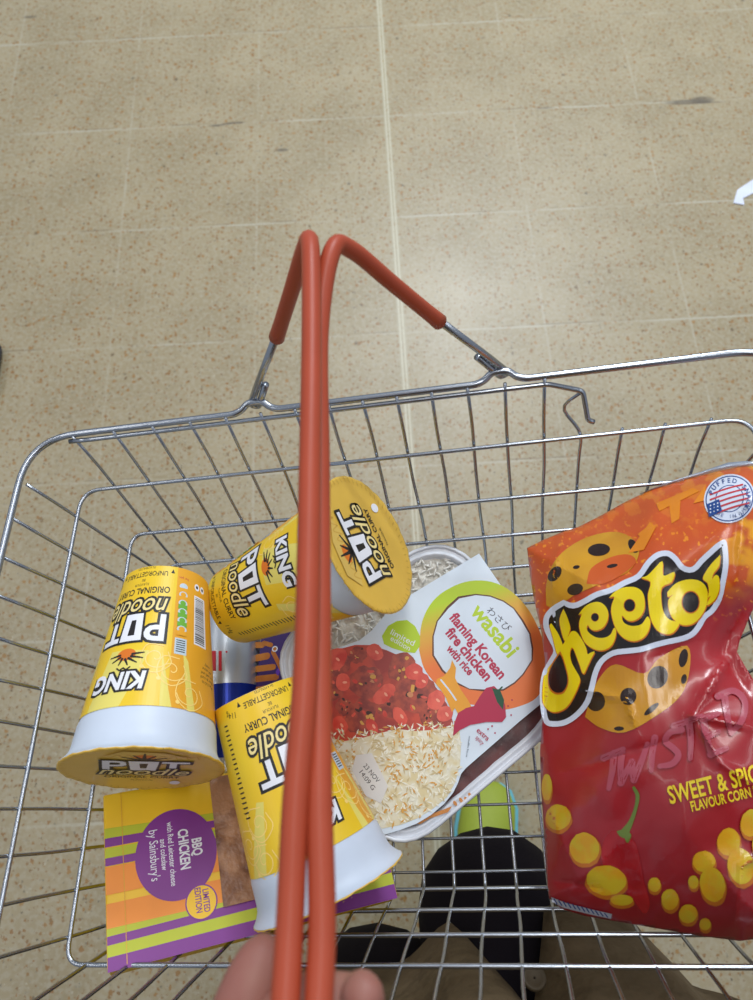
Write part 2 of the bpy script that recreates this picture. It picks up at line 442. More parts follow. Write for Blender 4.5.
# ------------------------------------------------------------------ NOODLE POTS
H = .122; R0c, R1c, R2c = .0276, .0400, .0472
def cup_r(h):
    t = h/H
    if t < .80: return R0c+(R1c-R0c)*(t/.80)
    if t < .93: return R1c+.0006+.0016*(t-.80)/.13
    return R1c+.0022+(R2c-R1c-.0022)*((t-.93)/.07)**1.6
def pot_label():
    a = Art(); X = lambda deg: math.radians(deg)*.036; Y = lambda t: t*H
    # wrap: amber back, yellow field, pale sun rays
    def rect(d0, d1, t0, t1, m): a.poly([(X(d0), Y(t0)), (X(d1), Y(t0)), (X(d1), Y(t1)), (X(d0), Y(t1))], m)
    rect(-180, 179.9, .004, .8, YEL)
    rect(-130, -42, .004, .8, ORY)
    a.poly([(X(-34), Y(.52)), (X(-46), Y(.8)), (X(30), Y(.8)), (X(18), Y(.50))], PALEY)
    a.poly([(X(-34), Y(.52)), (X(-22), Y(.51)), (X(-4), Y(.8)), (X(-36), Y(.8))], YEL)
    a.poly([(X(40), Y(.5)), (X(48), Y(.49)), (X(78), Y(.8)), (X(58), Y(.8))], PALEY)
    a.poly([(X(-60), Y(.55)), (X(-54), Y(.50)), (X(-60), Y(.8)), (X(-68), Y(.8))], PALEY)
    for cx, cy, sgn in ((-44, .61, 1), (-62, .72, -1), (52, .58, -1), (56, .74, -1), (72, .66, 1), (-28, .55, 1)):
        P = [(X(cx)+sgn*.0065*(k/14)*math.cos(k*.55), Y(cy)+.0065*(k/14)*math.sin(k*.55)) for k in range(2, 18)]
        a.stroke(P, .0006, LINEY)
        a.disc(X(cx)+.007, Y(cy)+.006, .0012, LINEY)
        a.stroke([(X(cx)-.007, Y(cy)-.004), (X(cx)-.009, Y(cy)+.004), (X(cx), Y(cy)+.010), (X(cx)+.008, Y(cy)+.003), (X(cx)+.006, Y(cy)-.008), (X(cx)-.004, Y(cy)-.008)], .0006, LINEY)
    # mascot zone: plain noodle splash
    Y = lambda t: (t-.034)*H
    a.disc(X(0), Y(.565), .006, mat('print_orange', (228, 120, 30), .45), .004)
    for k in range(7):
        an = k*PI/6.; a.stroke([(X(0)+.004*math.cos(an), Y(.565)+.003*math.sin(an)), (X(0)+.011*math.cos(an+.2), Y(.565)+.007*math.sin(an+.1))], [.0016, .0008], BLACK)
    # POT: tall blocky white letters, black edge
    for (ch, dx, sx, dy, sc_) in (('P', -.0155, 1.05, .000, 1), ('T', .0150, 1.05, -.001, 1)):
        a.text(ch, dx, Y(.345)+dy, .0262, BLACK, sx=sx, sy=1.0, off=.085)
        a.text(ch, dx, Y(.345)+dy, .0262, WHITE, sx=sx, sy=1.0, off=.018)
    ow = [(-.0072, Y(.49)), (.0072, Y(.49)), (.0060, Y(.335)), (-.0060, Y(.335))]
    a.polys([[(x*1.22, Y(.412)+(y-Y(.412))*1.17) for x, y in ow]], BLACK); a.polys([ow], WHITE)
    a.poly([(-.0024, Y(.46)), (.0022, Y(.46)), (.0015, Y(.372)), (-.0018, Y(.372))], BLACK)
    a.outlined('noodle', .001, Y(.247), .0190, CREAM, BLACK, .085, off=.005, shear=.3, sx=.86, arc=-.006)
    a.text('ORIGINAL CURRY', .001, Y(.175), .0066, BLACK, sx=.85, off=.02, arc=-.006)
    a.text('FLAVOUR', .001, Y(.145), .0028, BLACK)
    a.text('UNFORGETTABLE', 0, Y(.072), .0052, BLACK, off=.012, sx=.9)
    a.text('BE', 0, Y(.118), .0030, BLACK); a.text('IN 4 MINUTES', 0, Y(.040), .0026, BLACK)
    for s in (-1, 1): a.poly([(s*.0225, Y(.082)), (s*.0225+.0016, Y(.068)+.0016), (s*.0225, Y(.082)-.0032), (s*.0225-.0016, Y(.068)+.0016)], BLACK)
    a.outlined('KING', .002, Y(.662), .0150, WHITE, BLACK, .09, off=.035, shear=.12, sx=.90)
    a.stroke([(-.004, Y(.635)), (-.002, Y(.648)), (0, Y(.636)), (.002, Y(.648)), (.004, Y(.635))], .0009, BLACK, smooth=False)
    Y = lambda t: t*H
    # nutrition strip
    xx = X(-51)
    a.text('Per pot', xx, Y(.06), .0028, MAG)
    for k, m in enumerate((WHITE, ORY, GREEN, GREEN, GREEN, ORY)):
        t = .12+k*.052
        a.disc(xx, Y(t), .0034, mat('print_pale_blue', (196, 214, 226), .5), .0026); a.disc(xx, Y(t)-.0002, .0022, m if m is not WHITE else mat('print_pale_blue', (196, 214, 226), .5), .0018)
        a.poly([(xx-.0034, Y(t)+.001), (xx+.0034, Y(t)+.001), (xx+.0034, Y(t)+.0042), (xx-.0034, Y(t)+.0042)], m if m is not WHITE else ORY)
    a.poly([(xx-.004, Y(.43)), (xx+.004, Y(.43)), (xx+.004, Y(.52)), (xx-.004, Y(.52))], mat('print_pale_blue', (196, 214, 226), .5))
    for k in range(6): a.poly([(xx-.003, Y(.44)+k*.0015), (xx+.003, Y(.44)+k*.0015), (xx+.003, Y(.44)+k*.0015+.0006), (xx-.003, Y(.44)+k*.0015+.0006)], BLACK)
    # barcode and recycling marks
    bx = X(-76); a.poly([(bx-.006, Y(.15)), (bx+.006, Y(.15)), (bx+.006, Y(.44)), (bx-.006, Y(.44))], WHITE)
    y = Y(.16)
    while y < Y(.43):
        w = random.choice((.0004, .0007, .001)); a.poly([(bx-.0042, y), (bx+.0050, y), (bx+.0050, y+w), (bx-.0042, y+w)], BLACK, layer=99); y += w+random.choice((.0004, .0007))
    for s in (-1, 1): a.disc(bx+s*.0032, Y(.095), .0026, WHITE); a.disc(bx+s*.0032, Y(.095), .0012, BLACK)
    for k in range(5): a.text(('Place lid to', 'allow to cool', 'stir well and', 'add sauce', 'ready')[k], X(-88), Y(.62)-k*.003, .003, BLACK)
    # small copy on the other side: column of tiny text lines and dashes
    for k in range(20): a.poly([(X(60), Y(.1)+k*.0028), (X(60)+random.uniform(.003, .006), Y(.1)+k*.0028), (X(60)+.004, Y(.1)+k*.0028+.0009), (X(60), Y(.1)+k*.0028+.0009)], BLACK)
    a.text('114g', X(49), Y(.055), .0052, BLACK, rot=-.2)
    return a
def cup_map(x, y, h):
    ph = x/.036; r = cup_r(max(0, min(H*.80-1e-6, y)))+.0003+h
    return (r*math.cos(ph), r*math.sin(ph), y)
def lid_art():
    a = Art(); s = 1
    for k in range(60):
        an = 2*PI*k/60; r = .0462+.0016*random.random()
        a.stroke([(r*.93*math.cos(an), r*.93*math.sin(an)), (r*math.cos(an+.02), r*math.sin(an+.02))], .0003, GOLD2, smooth=False, layer=1)
    for k in range(8): a.stroke([(-.018+.006*k, .024+.002*math.sin(k)), (-.014+.006*k, .030), (-.012+.006*k, .024)], .0008, mat('print_noodle', (212, 168, 70), .5), layer=2)
    a.disc(.0, .027, .006, mat('print_orange', (228, 120, 30), .45), .004, layer=3)
    for k in range(5): a.stroke([(.0, .020), (-.012+k*.006, .034-abs(k-2)*.004)], [.003, .001], BLACK, layer=4)
    a.n = 5
    for ch, dx in (('P', -.0165), ('T', .0165)):
        a.text(ch, dx, -.001, .0275, BLACK, sx=1.1, off=.08); a.text(ch, dx, -.001, .0275, WHITE, sx=1.1, off=.018)
    ow = [(-.0085, .0185), (.0085, .0185), (.0070, -.001), (-.0070, -.001)]
    a.poly([(x*1.2, .009+(y-.009)*1.16) for x, y in ow], BLACK); a.poly(ow, WHITE)
    a.poly([(-.0024, .014), (.0024, .014), (.0017, .004), (-.0018, .004)], BLACK)
    a.outlined('noodle', .0, -.0105, .0200, CREAM, BLACK, .08, off=.005, shear=.3, sx=.92)
    a.text('ORIGINAL CURRY', .0, -.0195, .0060, BLACK, off=.02, sx=.9)
    a.text('FLAVOUR', 0, -.0255, .003, BLACK)
    a.stroke([(.020+.0028*math.cos(t/8*2*PI), -.030+.004*math.sin(t/8*2*PI)) for t in range(9)], .0009, WHITE)
    a.poly([(-.022, .026), (-.012, .022), (.012, .021), (.024, .027), (.010, .036), (-.012, .037)], mat('lid_cream', (226, 190, 96), .4), layer=1)
    return a
POTS = (
 ((-.1628, .0825, -.0663), (.0569, -.9916, .1163), 30, 'yellow noodle pot with white collar at the left, lying above the striped sandwich box'),
 ((-.1268, .0780, -.1060), (.8873, .1269, .4434), -24, 'yellow noodle pot at the back, its round gold lid facing up beside the rice'),
 ((-.0990, .0080, -.0815), (.3520, -.9040, -.2250), -11, 'yellow noodle pot at the front behind the red handles, its lid turned away'))
def pot_matrix(b, ax, rot):
    b = Vector(b); z = Vector(ax).normalized(); m = b+z*H/2; d = CB-m
    x = (d-z*d.dot(z)).normalized(); y = z.cross(x)
    return BASKET @ frame(b, x, y, z) @ Matrix.Rotation(math.radians(rot), 4, 'Z')
root0 = None
for b, ax, rot, lab in POTS:
    mw = pot_matrix(b, ax, rot)
    if root0 is None:
        root0 = r = empty('noodle_pot', lab, 'noodle pot', mw, 'noodle pots in the basket')
        prof = [(R0c*.6, .003), (R0c*.86, .003), (R0c*.9, 0), (R0c, .001)]+[(cup_r(H*k/40), H*k/40) for k in range(1, 41)]+[(R2c+.0003, H), (R2c-.0008, H+.0008)]
        bm = bmesh.new(); lathe(bm, prof, 96, cap0=True); obj('cup', bm, CUPW, r)
        pot_label().build('label_wrap', cup_map, r, grid=.002, eps=.00003)
        bm = bmesh.new()
        rr = lathe(bm, [(.001, H+.0012), (.02, H+.0013), (.041, H+.0012), (.0445, H+.0012), (R2c-.001, H+.0014), (R2c+.0005, H+.001), (R2c+.0005, H+.0004), (R2c-.002, H+.0002)], 96)
        for i, ring in enumerate(rr):
            if i in (4, 5, 6):
                for k, v in enumerate(ring): v.co.z += .00025*math.sin(k*2.1)+.0002*math.sin(k*5.3)
        bm.faces.new(rr[0][::-1])
        lid = obj('foil_lid', bm, GOLD, r)
        la = lid_art().build('lid_print', lambda x, y, h: (y+.004, -x, H+.00175+h), lid, grid=None, eps=.00003)
        lid.rotation_euler = (0, 0, -math.radians(rot))
    else:
        r = root0.copy(); COL.objects.link(r); r['label'] = lab
        r.matrix_world = mw @ (Matrix.Scale(1.005, 4) if rot == -11 else Matrix.Identity(4))
        for ch in list(root0.children):
            c = ch.copy(); COL.objects.link(c); c.parent = r; c.matrix_parent_inverse = ch.matrix_parent_inverse.copy()
            if ch.name.startswith('foil_lid'):
                c.rotation_euler = (0, 0, -math.radians(rot))
            for g in ch.children:
                d = g.copy(); COL.objects.link(d); d.parent = c

# ------------------------------------------------------------------ SANDWICH BOX
def px_local(M):
    """pixel -> local xy on the z=0 plane of a basket-frame matrix"""
    Mi = M.inverted(); o = Mi @ CB; R3 = Mi.to_3x3()
    def f(u, v):
        d = R3 @ dirb(u, v); t = -o.z/d.z; p = o+d*t; return (p.x, p.y)
    return f
TL, BL, BR = onz(103, 795, -.10), onz(107, 970, -.088), onz(395, 885, -.165)
ey = (TL-BL).normalized(); ex = (BR-BL); ex = (ex-ey*ex.dot(ey)).normalized(); ez = ex.cross(ey)
SW, SH, ST = (BR-BL).length, (TL-BL).length, .034
MB_ = frame(BL, ex, ey, ez); pxs = px_local(MB_)
root = empty('sandwich_box', 'purple, orange and yellow striped sandwich box with film window below the left noodle pot', 'sandwich box', BASKET @ MB_ @ Matrix.Translation((0, 0, -ST)))
def box_bm(x0, y0, z0, x1, y1, z1, bev=.0):
    bm = bmesh.new(); bmesh.ops.create_cube(bm, size=1)
    for v in bm.verts: v.co = Vector((x0+(v.co.x+.5)*(x1-x0), y0+(v.co.y+.5)*(y1-y0), z0+(v.co.z+.5)*(z1-z0)))
    if bev: bmesh.ops.bevel(bm, geom=bm.edges[:], offset=bev, segments=3, affect='EDGES', profile=.5)
    return bm
wx0 = pxs(217, 850)[0]; wy0 = pxs(235, 905)[1]
# wedge: front edge thinner
bm = box_bm(0, 0, .004, SW, SH, ST-.0002, .0012)
for v in bm.verts:
    if v.co.z < ST*.5: v.co.z += .012*(v.co.x/SW)
obj('carton', bm, SYEL, root, smooth=False)
a = Art()
def P(*L): return [pxs(*p) for p in L]
xe = SW-.0006
def band(u0v, m):          # list of px along top edge and bottom edge at x=103..257 extended to the far end
    (t0, t1, b0, b1) = u0v
    pt0, pt1, pb0, pb1 = pxs(104, t0), pxs(216, t1), pxs(104, b0), pxs(216, b1)
    def ext(p, q, x): return (x, p[1]+(q[1]-p[1])*(x-p[0])/(q[0]-p[0]))
    a.poly([ext(pt0, pt1, .0004), ext(pt0, pt1, BX), ext(pb0, pb1, BX), ext(pb0, pb1, .0004)], m)
BX = wx0
band((829, 812.5, 839, 819), LIME)
band((839, 820, 848, 827), PURP)
band((849, 829, 859, 837), LIME)
band((859, 838, 867, 845), PURP)
band((868, 846, 896, 872), SORA)
band((905, 880, 931, 904), SORA)
BX = xe
band((930, 904, 940, 909), LIME)
band((938, 909, 947, 918), PURP)
band((947, 918, 959, 930), LIME)
band((959, 930, 974, 945), PURP)
c0 = pxs(176.5, 853.5); cx, cy = c0
rx = abs(pxs(216, 851)[0]-pxs(134, 860)[0])/2; ry = abs(pxs(178, 808)[1]-pxs(177, 900)[1])/2
a.disc(cx, cy, rx, PURP, ry, n=64)
def T(s, u, v, size, m, **k): x, y = pxs(u, v); a.text(s, x, y, size, m, rot=-PI/2, **k)
T('BBQ', 192.5, 847.5, .0086, WHITE, sx=.64, off=.03)
T('CHICKEN', 179.5, 850, .0086, WHITE, sx=.66, off=.03)
T('with Red Leicester cheese', 169, 854, .0050, WHITE, sx=.72, off=.008)
T('and coleslaw', 161, 855, .0050, WHITE, sx=.72, off=.008)
T("by Sainsbury's", 150, 856, .0078, WHITE, sx=.70)
dx, dy = pxs(201.5, 902)
a.disc(dx, dy, .0097, PURP, .0100); a.disc(dx, dy, .0089, SYEL, .0092)
T('LIMITED', 203.5, 901, .0052, PURP, sx=.7, off=.02); T('EDITION', 195.5, 901, .0052, PURP, sx=.7, off=.02)
fx = pxs(123, 850)[0]
a.poly([(fx-.0002, .0003), (fx+.0002, .0003), (fx+.0002, SH-.0003), (fx-.0002, SH-.0003)], mat('print_crease', (226, 170, 40), .5))
a.build('printed_front', lambda x, y, h: (x, y, ST+h), root, eps=.00005)
BREAD = mat('bread_brown', (176, 128, 92), .45, bump=(120, .8, .002), mixc=((104, 62, 44), 45))
bm = bmesh.new(); bmesh.ops.create_grid(bm, x_segments=40, y_segments=24, size=.5)
for v in bm.verts: v.co = Vector((wx0+(v.co.x+.5)*(SW-.003-wx0), wy0+(v.co.y+.5)*(SH-.002-wy0), ST+.0003+.0012*(noise.noise(Vector((v.co.x*9, v.co.y*7, 3)))+.5)))
obj('film_window', bm, BREAD, root)['label'] = 'film window showing brown bread filling'

# ------------------------------------------------------------------ CAN
p0, p1 = Vector((-.1605, .072, -.1795)), Vector((-.1535, -.032, -.1785))
CH, CR = .134, .0265
z = (p1-p0).normalized(); x = (Vector((0, 0, 1))-z*z.z).normalized(); y = z.cross(x)
p0 = p1-z*CH
root = empty('drink_can', 'silver and blue drink can with red lettering, lying between the three noodle pots', 'drink can', BASKET @ frame(p0, x, y, z))
SILV = mat('can_silver', (206, 212, 220), .3, .7, bump=(14, .2, .004)); BLUE = mat('can_blue', (16, 46, 150), .28, .5)
prof = [(.004, .004), (.018, .004), (.0215, .0), (.0235, .001), (CR, .009)]+[(CR, .009+(CH-.020)*k/10) for k in range(1, 11)]+[(.0235, CH-.003), (.0238, CH), (.0225, CH), (.0220, CH-.003), (.004, CH-.003)]
bm = bmesh.new(); rr = lathe(bm, prof, 64, cap0=True, cap1=True); obj('can_body', bm, SILV, root)
a = Art()
d = dirb(230, 683); q = CB+d*((-.158-CB.z)/d.z); tb = (q-p0).dot(z)
hw = math.radians(95)*CR
a.poly([(-hw, tb), (hw, tb+.0015), (hw, CH-.011), (-hw, CH-.011)], BLUE)
a.build('blue_panel', lambda x, y, h: ((CR+.0001+h)*math.cos(x/CR), (CR+.0001+h)*math.sin(x/CR), y), root, grid=.002, eps=.00005)
a = Art(); REDP = mat('print_red', (204, 26, 44), .4)
def canpx(u, v):
    o = CB-p0; dd = dirb(u, v); O = (o.dot(x), o.dot(y), o.dot(z)); D = (dd.dot(x), dd.dot(y), dd.dot(z))
    A_, B_, C_ = D[0]**2+D[1]**2, 2*(O[0]*D[0]+O[1]*D[1]), O[0]**2+O[1]**2-CR**2
    t = (-B_-math.sqrt(max(0, B_*B_-4*A_*C_)))/2/A_; X_, Y_ = O[0]+D[0]*t, O[1]+D[1]*t
    return math.atan2(Y_, X_)*CR, O[2]+D[2]*t
for u0, u1 in ((212, 216), (218.7, 221.8)): a.poly([canpx(u0, 651), canpx(u1, 651), canpx(u1, 671), canpx(u0, 671)], REDP)
cc = canpx(226.5, 652); a.disc(cc[0], cc[1], .0008, REDP)
a.build('red_lettering', lambda x, y, h: ((CR+.0002+h)*math.cos(x/CR), (CR+.0002+h)*math.sin(x/CR), y), root, grid=.002)

# ------------------------------------------------------------------ PURPLE BISCUIT BOX
q0, q1, q2 = onz(252, 720, -.172), onz(294, 720, -.172), onz(251, 600, -.172)
ex = (q1-q0).normalized(); ey = (q2-q0); ey = (ey-ex*ey.dot(ex)).normalized(); ez = ex.cross(ey)
MBx = frame(q0, ex, ey, ez); pxb = px_local(MBx); BW, BH = (q1-q0).length, (q2-q0).length
root = empty('biscuit_box', 'small dark purple box with orange bars, wedged between the can and the rice tray', 'biscuit box', BASKET @ MBx @ Matrix.Translation((0, 0, -.028)))
bm = box_bm(0, 0, 0, BW, BH, .028, .0008); obj('carton', bm, DPURP, root, smooth=False)
OB = mat('print_biscuit', (206, 128, 44), .5, mixc=((186, 104, 36), 60))
a = Art()
for (u0, v0, u1, v1, w) in ((256, 645, 262, 645, 8), (257, 658, 267, 656, 9), (257, 669, 273, 667, 8), (257, 679, 276, 677, 8), (264, 643, 271, 645, 6), (273, 652, 283, 672, 5.5), (257, 690, 276, 687, 8)):
    k = .00062; A_, B_ = pxb(u0, v0), pxb(u1, v1); a.stroke([A_, B_], w*k, OB, smooth=False)
cxx = pxb(275, 649); a.disc(cxx[0], cxx[1], .0024, WHITE); a.disc(cxx[0], cxx[1], .0015, OB)
cxx = pxb(278, 672); a.poly([(cxx[0]-.002, cxx[1]), (cxx[0], cxx[1]+.003), (cxx[0]+.002, cxx[1]), (cxx[0], cxx[1]-.003)], mat('print_violet', (110, 60, 190), .4))
a.build('printed_bars', lambda x, y, h: (x, y, .028+h), root)
bm = bmesh.new(); tube(bm, [(BW-.002, .002, .0284), (BW-.002, BH-.002, .0284)], .0007, 6)
obj('edge_seam', bm, mat('edge_grey', (150, 150, 160), .4), root)

# ------------------------------------------------------------------ MEAL TRAY with sleeve
cT, cR, cL = onz(449, 527, -.135), onz(581, 706, -.170), onz(262, 648, -.138)
nrm = (cL-cT).cross(cR-cT).normalized();  nrm = nrm if nrm.z > 0 else -nrm
ex = (cR-cT).normalized(); ez = nrm; ey = ez.cross(ex)
MT = frame(cT, ex, ey, ez); pxt = px_local(MT)
C4 = [Vector(pxt(262, 648)), Vector(pxt(391, 866)), Vector(pxt(581, 706)), Vector(pxt(449, 527))]  # L,B,R,T
cen = sum(C4, Vector((0, 0)))/4
def tray_loop(inset, z, rad, n=8):
    Q = []
    for c in C4:
        d = (c-cen); Q.append(c-d.normalized()*inset*1.35)
    L = rounded([(q.x, q.y, z) for q in Q], rad, n, closed=True); return L
def loft(bm, loops, cap0=False, cap1=False):
    R_ = [[bm.verts.new(p) for p in L] for L in loops]
    for A_, B_ in zip(R_, R_[1:]):
        for k in range(len(A_)): bm.faces.new((A_[k], A_[(k+1) % len(A_)], B_[(k+1) % len(A_)], B_[k]))
    if cap0: bm.faces.new(R_[0][::-1])
    if cap1: bm.faces.new(R_[-1])
    return R_
root = empty('ready_meal', 'white sleeved ready meal of rice and dark red sauce beside the big crisp bag', 'ready meal', BASKET @ MT @ Matrix.Translation((cen.x, cen.y, -.034)))
OFF = Vector((-cen.x, -cen.y, .034))
def shift(bm): bmesh.ops.translate(bm, verts=bm.verts, vec=OFF); return bm
TRAYM = mat('tray_plastic', (222, 227, 236), .3, spec=.6, alpha=1)
bm = bmesh.new()
loft(bm, [tray_loop(.018, -.034, .03), tray_loop(.012, -.030, .034), tray_loop(.0085, -.004, .038), tray_loop(.0022, -.0022, .040), tray_loop(0, -.0015, .042), tray_loop(0, -.0003, .042), tray_loop(.0008, .0004, .042), tray_loop(.0022, -.0002, .041), tray_loop(.0045, -.0002, .04), tray_loop(.0055, .0006, .039), tray_loop(.0068, .0004, .038), tray_loop(.0085, -.003, .036), tray_loop(.014, -.028, .03)], cap0=True, cap1=True)
obj('tray', shift(bm), TRAYM, root)
# food: two fillings that meet under the sleeve
def inside(x, y, loop):
    c = False; n = len(loop)
    for i in range(n):
        a_, b_ = loop[i], loop[i-1]
        if (a_[1] > y) != (b_[1] > y) and x < (b_[0]-a_[0])*(y-a_[1])/(b_[1]-a_[1])+a_[0]: c = not c
    return c
fill = [(p.x, p.y) for p in tray_loop(.0078, 0, .036)]
ym = pxt(450, 690)
split = ym[0]
def filling(name, side, hfun, m, step=.0025):
    bm = bmesh.new(); pts = [p for p in fill]
    V, Fc = union([pts]); vs = [bm.verts.new((x_, y_, 0)) for x_, y_ in V]
    for f in Fc: bm.faces.new([vs[i] for i in f])
    bmesh.ops.bisect_plane(bm, geom=bm.verts[:]+bm.edges[:]+bm.faces[:], plane_co=(split, 0, 0), plane_no=(side, 0, 0), clear_inner=True)
    for ax in (0, 1):
        lo = min(v.co[ax] for v in bm.verts); hi = max(v.co[ax] for v in bm.verts); k = lo+step
        while k < hi:
            co = [0, 0, 0]; co[ax] = k; no = [0, 0, 0]; no[ax] = 1
            bmesh.ops.bisect_plane(bm, geom=bm.verts[:]+bm.edges[:]+bm.faces[:], plane_co=co, plane_no=no, dist=1e-6); k += step
    for v in bm.verts: v.co.z = hfun(v.co.x, v.co.y)
    return obj(name, shift(bm), m, root)
RICE = mat('rice_white', (222, 218, 208), .45, bump=(260, .6, .002), mixc=((198, 192, 180), 120))
SAUCE = mat('sauce_dark_red', (96, 32, 30), .42, spec=.3, bump=(90, .5, .002), mixc=((66, 18, 20), 60))
filling('rice', -1, lambda x, y: -.0045+.0022*noise.noise(Vector((x*140, y*140, 0))), RICE)
filling('sauce', 1, lambda x, y: -.0025+.0012*noise.noise(Vector((x*90, y*90, 5))), SAUCE)
# rice grains in view
bm = bmesh.new()
for k in range(520):
    u, v = random.uniform(300, 472), random.uniform(548, 652); p = pxt(u, v)
    if not inside(p[0], p[1], fill) or p[0] > split: continue
    an = random.uniform(0, PI); L_ = random.uniform(.0022, .0036); zz = -.0035+.0022*noise.noise(Vector((p[0]*140, p[1]*140, 0)))+random.uniform(0, .001)
    d = Vector((math.cos(an), math.sin(an), random.uniform(-.2, .2)))*L_
    c = Vector((p[0], p[1], zz)); tube(bm, [c-d, c-d*.5, c+d*.5, c+d], [.0003, .0009, .0009, .0003], 6)
o = obj('rice_grains', shift(bm), mat('rice_grain', (232, 230, 222), .35), root); o['kind'] = 'stuff'
# sauce smear inside the clear edge of the tray
a = Art(); SM = mat('sauce_smear', (206, 128, 34), .3)
pp = [pxt(*q) for q in ((413, 822), (422, 815), (436, 812), (452, 806), (448, 812), (430, 818), (420, 824))]
a.poly(pp, SM); 
for u, v in ((461, 800), (470, 795), (455, 803), (466, 799)): q = pxt(u, v); a.disc(q[0], q[1], .0018, SM, .0011)
o = a.build('sauce_smear', lambda x, y, h: Vector((x, y, .0010+h))+OFF, root)
# white flange inner ledge in view at the near side, brighter lip
bm = bmesh.new(); tube(bm, tray_loop(.001, .0004, .042), .0016, 8, closed=True)
obj('tray_rim', shift(bm), TRAYM, root)
# steam film over everything
FILM = bpy.data.materials.new('clear_film'); FILM.use_nodes = True
nt = FILM.node_tree; pb = nt.nodes['Principled BSDF']; pb.inputs['Base Color'].default_value = (.9, .92, .95, 1); pb.inputs['Roughness'].default_value = .08; pb.inputs['Alpha'].default_value = .035
nn = nt.nodes.new('ShaderNodeTexNoise'); nn.inputs['Scale'].default_value = 40; bpn = nt.nodes.new('ShaderNodeBump'); bpn.inputs['Strength'].default_value = .4; bpn.inputs['Distance'].default_value = .003
tcn = nt.nodes.new('ShaderNodeTexCoord'); nt.links.new(tcn.outputs['Object'], nn.inputs['Vector']); nt.links.new(nn.outputs['Fac'], bpn.inputs['Height']); nt.links.new(bpn.outputs['Normal'], pb.inputs['Normal'])
bm = bmesh.new(); L = tray_loop(.003, .0012, .04); bm.faces.new([bm.verts.new(p) for p in L])
obj('film_lid', shift(bm), FILM, root, smooth=False)
# sleeve top panel
zs_ = .0026
MS = MT @ Matrix.Translation((0, 0, zs_)); pxv = px_local(MS)
def V2(L): return [pxv(*p) for p in L]
out = V2([(479, 553.5), (500, 584), (522, 617), (548, 657), (566, 684), (548, 698), (520, 721), (466, 768), (461, 774), (458, 783), (453, 793), (444, 804), (431, 815), (416, 824), (400, 830), (385, 834.5), (366, 836), (345, 833), (322, 823), (302, 806), (288, 780), (284, 750), (288, 718), (297, 690), (310, 668), (326, 653), (343, 646), (359, 640.5), (371, 631), (385, 615), (403.6, 599), (440, 577)])
sl = bmesh.new(); V, Fc = union([out]); vs = [sl.verts.new((x_, y_, 0)) for x_, y_ in V]
for f in Fc: sl.faces.new([vs[i] for i in f])
r = bmesh.ops.extrude_face_region(sl, geom=sl.faces[:])
for g in r['geom']:
    if isinstance(g, bmesh.types.BMVert): g.co.z = -.0005
# side flap folding down at the upper right
e0, e1 = Vector(pxv(479, 553.5)), Vector(pxv(566, 684))
q = [sl.verts.new((e0.x, e0.y, -.0002)), sl.verts.new((e1.x, e1.y, -.0002)), sl.verts.new((e1.x, e1.y+.004, -.030)), sl.verts.new((e0.x, e0.y+.004, -.030))]
sl.faces.new(q)
bmesh.ops.translate(sl, verts=sl.verts, vec=Vector((0, 0, zs_)))
slv = obj('card_sleeve', shift(sl), CARD, root, smooth=False); slv['label'] = 'white printed card sleeve'
def m_sl(x, y, h): return Vector((x, y, zs_+.0001+h))+OFF
a = Art()
# ring: green at the upper left turning orange
RING = bpy.data.materials.new('ring_green_to_orange'); RING.use_nodes = True; nt = RING.node_tree; pb = nt.nodes['Principled BSDF']; pb.inputs['Roughness'].default_value = .45
ga = pxv(455, 575); gb = pxv(500, 700)
tcn = nt.nodes.new('ShaderNodeTexCoord'); sx_ = nt.nodes.new('ShaderNodeSeparateXYZ'); nt.links.new(tcn.outputs['Object'], sx_.inputs[0])
mr = nt.nodes.new('ShaderNodeVectorMath'); mr.operation = 'DOT_PRODUCT'; dv = Vector((gb[0]-ga[0], gb[1]-ga[1], 0)); ln = dv.length; dv /= ln*ln
mr.inputs[1].default_value = dv; nt.links.new(tcn.outputs['Object'], mr.inputs[0])
ad = nt.nodes.new('ShaderNodeMath'); ad.operation = 'SUBTRACT'; nt.links.new(mr.outputs['Value'], ad.inputs[0]); oo = Vector((ga[0], ga[1], 0))+Vector((OFF.x, OFF.y, 0)); ad.inputs[1].default_value = oo.dot(dv)
rp = nt.nodes.new('ShaderNodeValToRGB'); nt.links.new(ad.outputs[0], rp.inputs[0])
rp.color_ramp.elements[0].position = .18; rp.color_ramp.elements[0].color = lin((184, 212, 20))+(1,); rp.color_ramp.elements[1].position = .62; rp.color_ramp.elements[1].color = lin((238, 122, 56))+(1,)
e = rp.color_ramp.elements.new(.36); e.color = lin((222, 176, 60))+(1,)
nt.links.new(rp.outputs['Color'], pb.inputs['Base Color'])
ringo = V2([(419, 650), (422, 622), (433, 601), (450, 588), (470, 581), (492, 582), (512, 592), (530, 612), (543, 640), (548, 664), (546, 682), (536, 698), (520, 706), (500, 710), (480, 706), (455, 700), (436, 684), (424, 668)])
a.poly([(p.x, p.y) for p in catmull([(x_, y_, 0) for x_, y_ in ringo+[ringo[0]]], 4)][:-1], RING)
inner = [(434, 655), (434, 637), (438, 622), (448, 608), (459, 598), (476, 595.5), (490, 597), (503, 602), (513, 609), (522, 621), (529, 634), (531.5, 648), (531, 660), (522, 674), (514, 682), (503, 689), (486, 690), (470, 688), (456, 682), (443, 670)]
BURN = mat('print_burnt_edge', (92, 48, 30), .5)
c_ = pxv(483, 643); IN = V2(inner)
a.poly([(c_[0]+(p[0]-c_[0])*1.035, c_[1]+(p[1]-c_[1])*1.035) for p in IN], BURN)
a.poly([(c_[0]+(p[0]-c_[0])*random.uniform(.985, 1.02), c_[1]+(p[1]-c_[1])*random.uniform(.985, 1.02)) for p in IN], CARD)
